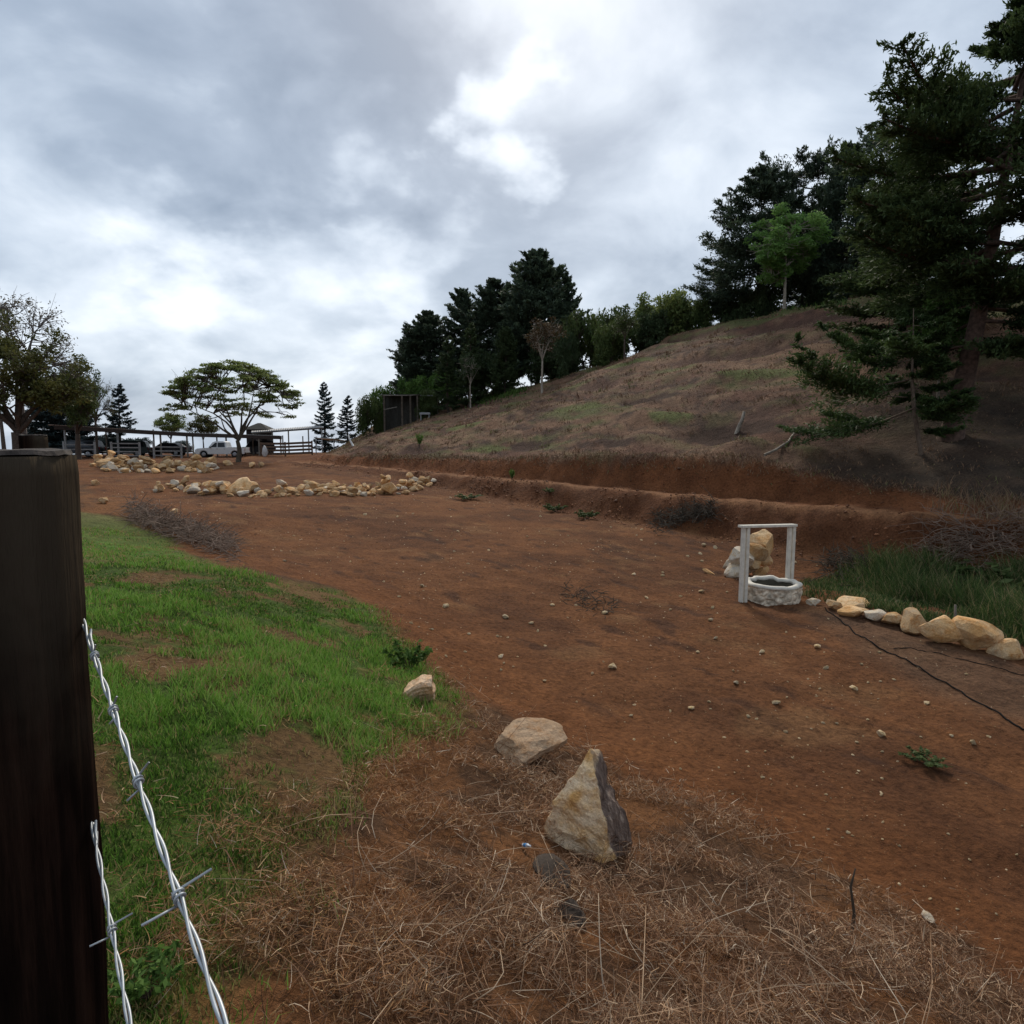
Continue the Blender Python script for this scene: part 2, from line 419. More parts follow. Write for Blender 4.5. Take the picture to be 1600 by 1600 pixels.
def stone_mat(name, a, b, stain, grey):
    m = MT(name); o = m.obj(); oi = m.n('ShaderNodeObjectInfo')
    mp = m.n('ShaderNodeMapping'); m.l(o, mp.inputs[0])
    cx = m.n('ShaderNodeCombineXYZ'); m.l(m.math('MULTIPLY', oi.outputs['Random'], 37.0), cx.inputs[0]); m.l(cx.outputs[0], mp.inputs['Location'])
    v = mp.outputs[0]
    x = m.noise(1.6, 5, .6, v); y = m.noise(5, 6, .65, v); z = m.noise(22, 5, .7, v)
    c = m.mix(m.maprange(x, .35, .65), a, b)
    c = m.mix(m.maprange(y, .5, .72), c, stain)
    c = m.mix(m.math('MULTIPLY', m.maprange(x, .62, .75), .7), c, grey)
    c = m.mix(1.0, c, m.ramp(z, [(.3, (.7, .68, .66)), (.7, (1.15, 1.15, 1.15))]), 'MULTIPLY')
    hs = m.n('ShaderNodeHueSaturation'); m.l(c, hs.inputs['Color']); m.l(m.maprange(oi.outputs['Random'], 0, 1, .55, 1.12), hs.inputs['Value'])
    m.col(hs.outputs[0]); m.rough(.9, .2)
    m.bump(m.math('ADD', y, m.math('MULTIPLY', z, .5)), .6, .06)
    return m.m
M_STONE = stone_mat('limestone', (.68, .38, .15), (.80, .58, .34), (.56, .24, .06), (.50, .40, .30))
M_PEBBLE = stone_mat('pale_pebble', (.66, .46, .22), (.76, .62, .42), (.55, .33, .13), (.62, .52, .42))
M_WHITE_STONE = stone_mat('whitish_stone', (.72, .60, .44), (.78, .68, .54), (.60, .38, .18), (.56, .50, .43))
M_SLAB = stone_mat('buff_slab', (.66, .43, .25), (.74, .53, .35), (.56, .28, .11), (.58, .42, .30))

# ------------------------------------------------------------------ terrain mesh, split by what covers it
def build_terrain():
    fine = np.radians(np.arange(-44, 46, .25))
    coarse = np.radians(np.arange(46, 316, 4.0))
    th = np.concatenate([fine, coarse])
    r = np.concatenate([np.geomspace(.3, 62, 450), np.geomspace(62, 2500, 70)[1:]])
    na, nr = len(th), len(r)
    X = r[:, None] * np.sin(th)[None]; Y = r[:, None] * np.cos(th)[None]
    Z = H(X, Y)
    V = np.stack([X, Y, Z], -1).reshape(-1, 3)
    i = np.arange(nr - 1)[:, None] * na; j = np.arange(na)[None]; j2 = (j + 1) % na
    Q = np.stack([i + j2, i + j, i + na + j, i + na + j2], -1).reshape(-1, 4)
    x, y = V[:, 0], V[:, 1]; s, n = sn(x, y)
    nl = lin(s, LIP_N); rr = np.hypot(x, y)
    e1 = fbm(x * 1.3, y * 1.3, 4, 77); e2 = fbm(x * .3, y * .3, 4, 78); e3 = fbm(x * 5, y * 5, 3, 79)
    db = sdist(x, y, BANK); dg = sdist(x, y, GREEN); dy = sdist(x, y, GREY)
    def C(*c): return np.array(c)[None]
    def blend(a, b, w): return a * (1 - w[:, None]) + b * w[:, None]
    soil = blend(C(.192, .080, .033), C(.138, .058, .026), sstep(-.12, .14, e2 + .4 * e1))
    soil = blend(soil, C(.235, .118, .053), .6 * sstep(.10, .25, fbm(x * .9, y * .9, 4, 91)))
    soil = blend(soil, C(.075, .036, .022), .7 * sstep(.16, .27, fbm(s * .9, n * 2.1, 3, 93)))
    soil = blend(soil, C(.215, .083, .030), .7 * sstep(-2.2, -.3, db + e1) * (1 - sstep(20, 34, rr)))
    soil = blend(soil, C(.135, .082, .052), .7 * sstep(-.6, .7, dy + .9 * e1))
    dry = blend(C(.22, .098, .040), C(.12, .062, .032), sstep(-.1, .15, e1 + e3 * .5))
    green = blend(C(.08, .125, .024), C(.18, .105, .045), sstep(-.04, .16, e1 + .4 * e3))
    far = sstep(11, 16, rr)
    green = blend(green, C(.10, .20, .032), far * .8)
    green = blend(green, C(.17, .135, .06), sstep(16, 23, rr) * .8)
    bank = blend(dry, green, sstep(-.25, .25, dg + .6 * e1))
    col = blend(soil, bank, sstep(-.12, .25, db + .5 * e1 + .2 * e3))
    # cut bank, path, hillside
    fade = sstep(-70, -58, s)
    cb = C(.125, .049, .022) * (1 + .5 * e1[:, None])
    up = C(.175, .067, .028) * (1 + .7 * fbm(x * .8, y * 2, 4, 61)[:, None])
    col = blend(col, cb, sstep(19.5, 20.3, n + e1 * .8) * fade)
    col = blend(col, up, sstep(20.9, 21.2, n) * fade)
    wob = fbm(s * .09, n * .02, 2, 5) * .66
    col = blend(col, C(.30, .15, .075), sstep(20.70, 20.9, n + wob) * (1 - sstep(21.25, 21.6, n + wob)) * fade * .75)
    hb = blend(C(.185, .104, .064), C(.145, .074, .050), sstep(-.12, .12, fbm(s * .16, n * .5, 4, 62)))
    hb = blend(hb, C(.235, .150, .090), .8 * sstep(.06, .22, fbm(s * .3, n * 1.1, 4, 63)))
    hb = blend(hb, C(.105, .058, .040), .8 * sstep(.06, .17, fbm(s * .17, n * .8, 4, 64)))
    hb = blend(hb, C(.06, .036, .028), .85 * sstep(.10, .16, fbm(s * .2 + 4, n * .8, 4, 21)) * (1 - sstep(.20, .26, fbm(s * .2 + 4, n * .8, 4, 21))))
    hb = blend(hb, C(.26, .165, .10), .5 * sstep(.08, .2, fbm(s * .8, n * 2.2, 4, 66)))
    hb = blend(hb, C(.075, .045, .032), .75 * sstep(.09, .2, fbm(s * .9, n * 2.6, 4, 67)))
    hb = blend(hb, C(.12, .115, .045), .35 * sstep(.10, .2, fbm(s * .5, n * 1.6, 4, 68)))
    nc = lin(s, CR_N)
    hb = blend(hb, C(.105, .12, .042), .75 * sstep(.02, .2, fbm(s * .22, n * .7, 4, 65) - .1 + .28 * sstep(nc - 9, nc - 1, n)))
    for (s0, n0, a_, b_, k_) in SCARS:
        w_ = np.exp(-((s - s0) / a_) ** 2 - ((n - n0 - .6 * b_ * (k_ == 2)) / b_) ** 2) + .45 * e1
        hb = blend(hb, (C(.060, .034, .025), C(.105, .058, .042), C(.115, .125, .042))[k_], .95 * sstep(.34, .56, w_))
    hb = blend(hb, C(.06, .048, .036), sstep(-14, -9, s) * (1 - sstep(29, 33, n + 2 * e2)) * .75)   # ground colour darker under the big trees
    col = blend(col, hb, sstep(-.12, .3, n - nl + e1 * .7))
    col = blend(col, C(.06, .09, .03), sstep(130, 300, rr))
    # face regions
    fc = Q[:, 0]
    reg = np.zeros(len(Q), int)
    reg[db[fc] > 0] = 1
    fs, fn, fl = s[fc], n[fc], nl[fc]
    reg[(fn > 19.8) & (fs > -66)] = 2
    reg[(fn > 20.75) & (fn < 21.5) & (fs > -62)] = 3
    reg[(fn > fl - .1)] = 4
    # vertex normals of the whole sheet so that the seams do not show
    me0 = np_mesh('tmp', V, Q, smooth=True)
    nrm = np.zeros(len(V) * 3, np.float32); me0.vertices.foreach_get('normal', nrm); nrm = nrm.reshape(-1, 3)
    bpy.data.meshes.remove(me0)
    for k, nm in enumerate(('red_soil_field', 'grassy_bank', 'cut_bank', 'dirt_path', 'hillside')):
        q = Q[reg == k]; ids, inv = np.unique(q, return_inverse=True)
        me = np_mesh(nm, V[ids], inv.reshape(-1, 4), attrs={'cover': col[ids]}, smooth=True)
        me.normals_split_custom_set_from_vertices(nrm[ids])
        o = link(nm, me, M_GROUND); o['kind'] = 'structure'
build_terrain()

# ------------------------------------------------------------------ blades and strands (uncountable cover)
def blades(P, h, w, lean, tint, bend=.5, r=rng):
    """one bent tapering blade per point: 2 quads"""
    n = len(P); az = r.uniform(0, 2 * math.pi, n); fz = r.uniform(0, 2 * math.pi, n)
    D = np.stack([np.cos(az), np.sin(az), np.zeros(n)], 1); S = np.stack([np.cos(fz), np.sin(fz), np.zeros(n)], 1)
    up = np.array([0, 0, 1.0])
    l1 = lean * r.uniform(.3, 1.2, n); l2 = l1 * (1 + bend * r.uniform(.5, 2.0, n))
    l1 = np.clip(l1, 0, 1.45); l2 = np.clip(l2, 0, 1.6)
    m = P + (np.cos(l1)[:, None] * up + np.sin(l1)[:, None] * D) * (h * .55)[:, None]
    t = m + (np.cos(l2)[:, None] * up + np.sin(l2)[:, None] * D) * (h * .55)[:, None]
    b = P - up * .01
    W = S * (w / 2)[:, None]
    V = np.stack([b - W, b + W, m + W * .8, m - W * .8, t + W * .15, t - W * .15], 1).reshape(-1, 3)
    o = (np.arange(n) * 6)[:, None]
    Q = np.concatenate([o + [[0, 1, 2, 3]], o + [[3, 2, 4, 5]]], 0)
    return V, Q, np.repeat(tint, 6)
def stuff(name, label, cat, parts, mat):
    vs, qs, ts, off = [], [], [], 0
    for V, Q, T in parts:
        vs.append(V); qs.append(Q + off); ts.append(T); off += len(V)
    me = np_mesh(name, np.concatenate(vs), np.concatenate(qs), attrs={'tint': np.concatenate(ts)})
    return set_props(link(name, me, mat), label, cat, None, 'stuff')
def scatter(n, rmin, rmax, a0, a1, power=1.0):
    """points on the ground, thinning with distance so that nearby cover is fine and far cover coarse"""
    t = rng.uniform(0, 1, n); rr = rmin * (rmax / rmin) ** (t ** power)
    th = np.radians(rng.uniform(a0, a1, n))
    x = rr * np.sin(th); y = rr * np.cos(th)
    return x, y, rr
def onground(x, y): return np.stack([x, y, H(x, y)], 1)

M_GRASS = strand_mat('green_grass', [(0, (.040, .075, .014)), (.45, (.145, .290, .036)), (.75, (.25, .39, .085)), (.88, (.32, .25, .10)), (1, (.38, .28, .13))], .3)
M_DRY = strand_mat('dry_grass', [(0, (.06, .032, .018)), (.35, (.21, .105, .056)), (.65, (.37, .215, .118)), (.9, (.54, .38, .24)), (1, (.64, .51, .37))], .1)
M_HILLGRASS = strand_mat('hill_grass', [(0, (.10, .06, .036)), (.4, (.175, .102, .062)), (.75, (.26, .165, .098)), (.9, (.135, .145, .05)), (1, (.25, .18, .105))], .1)
M_REED = strand_mat('ditch_grass', [(0, (.022, .042, .012)), (.5, (.06, .105, .028)), (.78, (.12, .16, .05)), (1, (.30, .22, .12))], .25)

def green_grass():
    x, y, rr = scatter(300000, 1.3, 20, -42, 6, .9)
    d = sdist(x, y, GREEN) ; e = fbm(x * 1.3, y * 1.3, 4, 77); cl = fbm(x * 3.1, y * 3.1, 3, 101)
    keep = (d + .6 * e + rng.normal(0, .10, len(x)) > -.05) & (rng.uniform(0, 1, len(x)) < np.clip(.68 - 3.4 * np.clip(e, 0, 1) + 2.4 * cl, .03, 1))
    x, y, rr, e, cl, d = x[keep], y[keep], rr[keep], e[keep], cl[keep], d[keep]
    lush = sstep(-.15, .15, fbm(x * .55, y * .55, 3, 103) + .5 * cl)
    h = (.028 + .058 * lush) * rng.uniform(.5, 1.5, len(x)) * (1 - .45 * sstep(9, 17, rr))
    w = (.0022 + .0011 * rr) * rng.uniform(.7, 1.3, len(x))
    dryness = rng.uniform(0, 1, len(x)) < (.08 + 1.5 * np.clip(e + .04, 0, 1) + .5 * np.clip(-cl, 0, 1) + .35 * sstep(9, 19, rr) + .25 * (1 - sstep(0, .6, d)))
    tint = np.where(dryness, rng.uniform(.8, 1, len(x)), np.clip(.14 + .42 * lush + rng.normal(0, .20, len(x)), 0, .76))
    return blades(onground(x, y), h, w, np.full(len(x), .55), tint)
stuff('grass', 'short green grass covering the bank beside the dark post', 'grass', [green_grass()], M_GRASS)

def strands(P, L, w, flat, tint, r=rng):
    """dry stalks lying and leaning every way: one curved 3-quad ribbon each"""
    n = len(P); az = r.uniform(0, 2 * math.pi, n); el = np.abs(r.normal(0, flat, n))
    D = np.stack([np.cos(az) * np.cos(el), np.sin(az) * np.cos(el), np.sin(el)], 1)
    K = r.normal(0, .75, (n, 3)); K[:, 2] -= .15
    S = np.cross(D, r.normal(0, 1, (n, 3))); S /= np.linalg.norm(S, axis=1)[:, None] + 1e-9
    vs = []
    for k, t in enumerate((0, .33, .67, 1)):
        c = P + (D * t + K * t * t * .45) * L[:, None]
        ww = (w * (1, .9, .7, .25)[k] / 2)[:, None] * S
        vs += [c - ww, c + ww]
    V = np.stack(vs, 1).reshape(-1, 3); o = (np.arange(n) * 8)[:, None]
    Q = np.concatenate([o + [[2 * k, 2 * k + 1, 2 * k + 3, 2 * k + 2]] for k in range(3)], 0)
    return V, Q, np.repeat(tint, 8)
def dry_grass():
    x, y, rr = scatter(235000, 1.5, 11, -36, 48, .85)
    db = sdist(x, y, BANK); dg = sdist(x, y, GREEN); e = fbm(x * 1.3, y * 1.3, 4, 77)
    cl = fbm(x * 2.3, y * 2.3, 4, 111)
    edge = rng.normal(0, .14, len(x))
    keep = (db + .35 * e + edge > .0) & ((dg + .6 * e < .22 + .5 * edge) | (rng.uniform(0, 1, len(x)) < .10 + .9 * np.clip(e + .03, 0, 1)))
    keep &= rng.uniform(0, 1, len(x)) < np.clip(.54 + 2.6 * cl, .08, 1)
    x, y, rr, cl = x[keep], y[keep], rr[keep], cl[keep]
    P = onground(x, y); P[:, 2] += rng.uniform(0, 1, len(x)) ** 2 * (.05 + .10 * sstep(-.1, .2, cl))
    L = rng.uniform(.05, .17, len(x)) * (1 + .9 * (rng.uniform(0, 1, len(x)) < .06))
    w = (.0015 + .00055 * rr) * rng.uniform(.6, 1.5, len(x))
    tint = np.clip(np.where(rng.uniform(0, 1, len(x)) < .13, rng.uniform(.75, 1, len(x)), .36 + cl * .6 + rng.normal(0, .22, len(x))), 0, 1)
    left = rng.uniform(0, 1, len(x)) < .85 - .75 * sstep(-.9, .5, x + .5 * cl)
    bare = left & (rng.uniform(0, 1, len(x)) > np.clip(.30 + 2.4 * cl, .05, 1))
    P, L, w, tint, left = P[~bare], L[~bare], w[~bare], tint[~bare], left[~bare]
    L = L * np.where(left, .48, .60)
    return strands(P[left], L[left], w[left], .45, tint[left]), strands(P[~left], L[~left], w[~left], .55, tint[~left])
dl, dr = dry_grass()
stuff('dry_grass', 'tangled pale brown grass and stalks around the pointed stone', 'dry grass', [dr], M_DRY)
M_DRYL = strand_mat('rusty_dry_grass', [(0, (.085, .036, .015)), (.4, (.24, .105, .040)), (.7, (.38, .195, .080)), (1, (.50, .34, .18))], .1)
stuff('dry_grass', 'short rusty brown dead grass between green grass and grey stalks', 'dry grass', [dl], M_DRYL)

def twigs():
    t = Tubes(); x, y, rr = scatter(1500, 1.9, 7.5, -20, 47, .9)
    db = sdist(x, y, BANK); dg = sdist(x, y, GREEN); k = (db > .0) & (dg < -.1); x, y = x[k], y[k]
    P = onground(x, y)
    for i in range(min(len(P), 620)):
        az = random.uniform(0, 6.28); el = abs(random.gauss(0, .4)); L = random.uniform(.12, .50)
        d = np.array([math.cos(az) * math.cos(el), math.sin(az) * math.cos(el), math.sin(el)])
        kx = np.array([random.gauss(0, .25), random.gauss(0, .25), random.gauss(-.08, .15)])
        p0 = P[i] + [0, 0, random.uniform(0, .06)]
        pts = [p0 + (d * q + kx * q * q) * L for q in (0, .3, .6, 1)]
        r0 = random.uniform(.0012, .0034); t.add(pts, [r0, r0 * .85, r0 * .65, r0 * .3], 4)
    v, q, tr = t.arrays()
    tint = np.repeat(rng.uniform(.35, 1, len(v) // 16 + 1), 16)[:len(v)]
    me = np_mesh('dry_twigs', v, q, tr, attrs={'tint': tint}, smooth=True)
    set_props(link('dry_twigs', me, M_DRY), 'thin bare twigs scattered over the dry grass bank', 'twigs', None, 'stuff')
twigs()

def hill_grass():
    n0 = 75000
    s = rng.uniform(-85, 4, n0); n = 22.3 + 32 * rng.uniform(0, 1, n0) ** 1.1
    x = s * TX + n * NX; y = s * TY + n * NY
    nl = lin(s, LIP_N); nc = lin(s, CR_N)
    cl = fbm(s * .3, n * 1.1, 4, 63)
    k = (n > nl + .25) & (n < nc + 1.5) & (y > 6) & (x / y < 1.0) & (rng.uniform(0, 1, n0) < np.clip(.45 + 2.0 * cl, .06, 1))
    sc_ = np.zeros(n0)
    for (s0, n0_, a_, b_, k_) in SCARS:
        if k_ < 2: sc_ = np.maximum(sc_, np.exp(-((s - s0) / a_) ** 2 - ((n - n0_) / b_) ** 2))
    k &= sc_ + rng.normal(0, .1, n0) < .35
    x, y, s, n, cl, nc = x[k], y[k], s[k], n[k], cl[k], nc[k]; rr = np.hypot(x, y)
    gr = fbm(s * .22, n * .7, 4, 65) - .1 + .28 * sstep(nc - 9, nc - 1, n) > .06
    tint = np.where(gr, rng.uniform(.82, .93, len(x)), np.clip(.52 + .7 * cl + rng.normal(0, .13, len(x)), .2, .8))
    h = rng.uniform(.03, .11, len(x)); w = .0013 * rr * rng.uniform(.6, 1.3, len(x))
    return blades(onground(x, y), h, w, np.full(len(x), .8), tint)
def hill_tufts():
    m = 900; s = rng.uniform(-80, 2, m); n = rng.uniform(23, 50, m)
    s = np.repeat(s, 14) + rng.normal(0, .22, m * 14); n = np.repeat(n, 14) + rng.normal(0, .13, m * 14)
    t0 = np.repeat(rng.choice([.2, .35, .5, .6, .72, .9], m), 14); h0 = np.repeat(rng.uniform(.08, .28, m), 14)
    x = s * TX + n * NX; y = s * TY + n * NY; k = (n > lin(s, LIP_N) + .3) & (n < lin(s, CR_N) + 1) & (y > 8); x, y, t0, h0 = x[k], y[k], t0[k], h0[k]
    return blades(onground(x, y), h0 * rng.uniform(.5, 1.2, len(x)), .0012 * np.hypot(x, y), np.full(len(x), .8), np.clip(t0 + rng.normal(0, .05, len(x)), 0, 1))
stuff('hill_grass', 'sparse dry tufted grass over the brown hillside', 'dry grass', [hill_grass(), hill_tufts()], M_HILLGRASS)

DITCH = poly_world([(1245,928),(1300,940),(1400,955),(1500,985),(1600,1010),(1640,1010),(1640,840),(1560,850),(1480,870),(1400,890),(1320,905),(1255,912)])
def ditch_grass():
    b = DITCH.min(0); t = DITCH.max(0)
    x = rng.uniform(b[0], t[0], 60000); y = rng.uniform(b[1], t[1], 60000)
    d = sdist(x, y, DITCH); cl = fbm(x * .9, y * .9, 3, 121)
    s, n = sn(x, y)
    k = (d > -.1) & (rng.uniform(0, 1, len(x)) < np.clip(.5 + 2.2 * cl, .05, 1)) & (n < 19.9)
    x, y, cl = x[k], y[k], cl[k]
    big = sstep(8.6, 10.5, x)
    h = (.13 + .62 * big * sstep(-.12, .18, cl)) * rng.uniform(.4, 1.4, len(x))
    tint = np.clip(np.where(rng.uniform(0, 1, len(x)) < .25, rng.uniform(.8, 1, len(x)), .34 + .4 * cl + rng.normal(0, .15, len(x))), 0, 1)
    return blades(onground(x, y), h, rng.uniform(.012, .024, len(x)), np.full(len(x), .45), tint, .9)
stuff('ditch_grass', 'tall green grass in the ditch behind the rock row', 'grass', [ditch_grass()], M_REED)

def bank_weeds():
    """straggly brown-green growth on the cut bank by the right edge and grass hanging over the lip"""
    parts = []
    s = rng.uniform(-10, -2.5, 9000); n = rng.uniform(18.6, 24, 9000); x = s * TX + n * NX; y = s * TY + n * NY
    cl = fbm(x * .8, y * .8, 3, 131)
    k = (x / y > .66 + .12 * cl) & (rng.uniform(0, 1, 9000) < np.clip(.35 + 2 * cl, 0, 1)); x, y = x[k], y[k]
    parts.append(blades(onground(x, y), rng.uniform(.15, .7, len(x)), rng.uniform(.012, .026, len(x)), np.full(len(x), .5), np.clip(rng.normal(.62, .25, len(x)), 0, 1), .8))
    s = rng.uniform(-50, -4, 5000); nl = lin(s, LIP_N); n = nl + rng.normal(.12, .22, 5000); x = s * TX + n * NX; y = s * TY + n * NY
    parts.append(blades(onground(x, y), rng.uniform(.06, .22, len(x)), .0011 * np.hypot(x, y), np.full(len(x), 1.0), np.clip(rng.normal(.6, .2, len(x)), 0, 1), .8))
    return parts
stuff('bank_weeds', 'straggly weeds along the lip of the cut red bank', 'weeds', bank_weeds(), M_HILLGRASS)

# ------------------------------------------------------------------ stones
def rock_mesh(name, seed, sub=2, cuts=9, rough=.10, squash=(1, .8, .7)):
    r = random.Random(seed); bm = bmesh.new(); bmesh.ops.create_icosphere(bm, subdivisions=sub, radius=1)
    planes = []
    for _ in range(cuts):
        d = Vector((r.gauss(0, 1), r.gauss(0, 1), r.gauss(0, 1))).normalized(); planes.append((d, r.uniform(.46, .80)))
    off = Vector((r.uniform(0, 50), r.uniform(0, 50), r.uniform(0, 50)))
    for v in bm.verts:
        for d, k in planes:
            e = v.co.dot(d) - k
            if e > 0: v.co -= d * e
        v.co += v.co.normalized() * (mnoise.noise(v.co * 1.6 + off) * rough * 1.4 + mnoise.noise(v.co * 4.5 + off) * rough * .5)
        v.co = Vector((v.co.x * squash[0], v.co.y * squash[1], v.co.z * squash[2]))
    bmesh.ops.recalc_face_normals(bm, faces=bm.faces)
    me = bpy.data.meshes.new(name); bm.to_mesh(me); bm.free()
    xs = [v.co for v in me.vertices]; w = max(c.x for c in xs) - min(c.x for c in xs)
    for v in me.vertices: v.co /= w                      # unit width
    return me
ROCKS = [rock_mesh('rock', 100 + i, 3, random.choice((9, 11, 14)), .06, (1, random.uniform(.7, .95), random.uniform(.55, .85))) for i in range(14)]
PEBS = [rock_mesh('pebble', 300 + i, 1, 6, .12, (1, random.uniform(.6, .9), random.uniform(.35, .6))) for i in range(8)]
for me in ROCKS: me.materials.append(M_STONE)
for me in PEBS: me.materials.append(M_PEBBLE)
WROCKS = []
for me in ROCKS[:6]:
    c = me.copy(); c.materials.clear(); c.materials.append(M_WHITE_STONE); WROCKS.append(c)
def rock(name, me, p, w, label, cat='rock', group=None, sink=.18, rz=None, tilt=.25, sz=(1, 1, 1)):
    o = bpy.data.objects.new(name, me); COL.objects.link(o)
    o.scale = (w * sz[0], w * sz[1], w * sz[2])
    zmin = min(v.co.z for v in me.vertices) * w * sz[2]
    o.location = (p[0], p[1], p[2] - zmin - abs(zmin) * 2 * sink)
    o.rotation_euler = (random.gauss(0, tilt), random.gauss(0, tilt), random.uniform(0, 6.28) if rz is None else rz)
    return set_props(o, label, cat, group)
def px2m(px, Y): return px / F * Y

# near standing stone: an upright wedge with a pale edge and one dark flank
def standing_stone():
    m = MT('standing_stone'); o = m.obj()
    x = m.noise(5, 5, .6, o); y = m.noise(17, 6, .65, o); z = m.noise(60, 4, .7, o)
    c = m.mix(m.maprange(x, .40, .60), (.86, .66, .43), (.78, .47, .19))
    c = m.mix(m.maprange(y, .58, .72), c, (.48, .20, .06))
    c = m.mix(m.math('MULTIPLY', m.maprange(x, .54, .66), .75), c, (.62, .32, .10))
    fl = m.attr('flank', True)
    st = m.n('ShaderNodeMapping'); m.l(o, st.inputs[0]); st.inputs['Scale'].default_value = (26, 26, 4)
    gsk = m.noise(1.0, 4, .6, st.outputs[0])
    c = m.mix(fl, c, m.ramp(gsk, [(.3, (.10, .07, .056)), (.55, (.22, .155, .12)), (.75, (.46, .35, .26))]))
    c = m.mix(1.0, c, m.ramp(z, [(.3, (.75, .72, .7)), (.7, (1.15, 1.15, 1.15))]), 'MULTIPLY')
    m.col(c); m.rough(.9, .2); m.bump(m.math('ADD', y, m.math('MULTIPLY', z, .5)), .7, .03)
    Y0 = 4.02; b = G(925, 1340); Y0 = b.y
    def q(u, v, dy): return at(u, v, Y0 + dy)
    pts = [q(921,1168,.16), q(935,1173,.20), q(905,1196,.10), q(866,1252,.06), q(850,1300,.10), q(880,1345,.02), q(940,1362,-.06), q(968,1350,.0),
           q(990,1318,.22), q(962,1235,.24), q(900,1240,.40), q(860,1330,.45), q(960,1350,.45), q(985,1400,.3), q(930,1420,.0), q(868,1400,.1), q(930,1215,.04), q(948,1300,-.05)]
    bm = bmesh.new()
    for p_ in pts: bm.verts.new(p_ - b)
    h = bmesh.ops.convex_hull(bm, input=list(bm.verts))
    bmesh.ops.delete(bm, geom=[g for g in h['geom_interior'] if isinstance(g, bmesh.types.BMVert)], context='VERTS')
    bmesh.ops.triangulate(bm, faces=bm.faces)
    for _ in range(4): bmesh.ops.subdivide_edges(bm, edges=[e for e in bm.edges if e.calc_length() > .035], cuts=1, use_grid_fill=True); bmesh.ops.triangulate(bm, faces=[f for f in bm.faces if len(f.verts) > 4])
    bm.normal_update()
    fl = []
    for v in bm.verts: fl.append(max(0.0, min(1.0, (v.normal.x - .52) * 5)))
    for v in bm.verts:
        nn_ = mnoise.noise(v.co * 6) * .035 + mnoise.noise(v.co * 15) * .018 + mnoise.noise(v.co * 40) * .007 + (abs(mnoise.noise(Vector((v.co.x * 40, v.co.y * 40, v.co.z * 5)))) * -.012)
        v.co += v.normal * nn_
    me = bpy.data.meshes.new('standing_stone'); bm.to_mesh(me); bm.free()
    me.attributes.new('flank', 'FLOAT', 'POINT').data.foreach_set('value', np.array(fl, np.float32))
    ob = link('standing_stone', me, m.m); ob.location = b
    set_props(ob, 'upright pointed stone with orange stains and a dark grey flank in the dry grass', 'rock')
standing_stone()
NEAR = [rock_mesh('rock', 500 + i, 4, 9, .13, (1, .85, .7)) for i in range(3)]
for me in NEAR:
    for v in me.vertices: v.co += v.co.normalized() * (mnoise.noise(v.co * 14) * .012 + mnoise.noise(v.co * 35) * .006)
def own(me, mat):
    c = me.copy(); c.materials.clear(); c.materials.append(mat); return c
pp = G(822, 1190); rock('flat_rock', own(NEAR[0], M_SLAB), pp + Vector((0, .1, 0)), px2m(135, pp.y), 'broad flat buff rock lying behind the pointed stone', sink=.10, rz=.5, tilt=.10, sz=(1, .9, .62))
pp = G(658, 1092); rock('half_buried_rock', own(NEAR[1], M_SLAB), pp, px2m(66, pp.y), 'small pale grey rock half buried at the edge of green grass', sink=.12, rz=2.2, tilt=.05, sz=(1, .9, .8))
pp = G(890, 1440); rock('dark_clod', own(NEAR[2], simple('dark_clod', (.05, .036, .026), .95, scale=14, bump=.6)), pp, px2m(58, pp.y), 'dark lump of earth in the dry grass below the pointed stone', cat='earth clod', sink=.2)
pp = G(865, 1375); rock('dark_clod', own(ROCKS[9], bpy.data.materials['dark_clod']), pp, px2m(85, pp.y), 'dark mossy clod at the foot of the pointed stone', cat='earth clod', sink=.3, sz=(1, .8, .6))
for (u, v, w, lb) in ((1225 + 225, 1436, 34, 'pale stone at the right end of the dry grass bank'), (1052, 1275, 10, None)):
    pp = G(u, v)
    if lb: rock('edge_stone', own(ROCKS[2], M_WHITE_STONE), pp, px2m(w, pp.y), lb, sink=.05, sz=(1, .6, .5))

# boulders edging the ditch, right of the well
EDGE = [(1274,948,20,.6,'small pale stone at the well end of the boulder row'),
        (1305,953,25,.9,'small upright tan stone second from the well in the boulder row'),
        (1342,950,50,.45,'flat brown slab perched behind the boulder row'),
        (1340,966,40,.45,'low flat buff stone in front of the perched slab'),
        (1371,973,30,.75,'pinkish white stone between flat stone and blocky tan stone'),
        (1402,979,37,.75,'blocky tan stone in the middle of the boulder row'),
        (1437,989,52,.75,'two toned white and orange boulder in the ditch row'),
        (1481,1007,60,.8,'large smooth orange boulder in the ditch row'),
        (1541,1021,62,.85,'largest whitish boulder near the right edge'),
        (1582,1031,44,.85,'orange boulder touching the right edge of the picture')]
for i, (u, v, w, hz, lb) in enumerate(EDGE):
    pp = G(u, v); Wm = px2m(w, pp.y)
    me = ROCKS[(i * 3 + 1) % 14]
    if i in (0, 4): me = own(me, M_WHITE_STONE)
    rock('boulder', me, pp + Vector((0, Wm * .3, 0)), Wm, lb, 'boulder', 'boulders edging the ditch', .08, tilt=.15, sz=(1.15, .95, hz * 1.25))

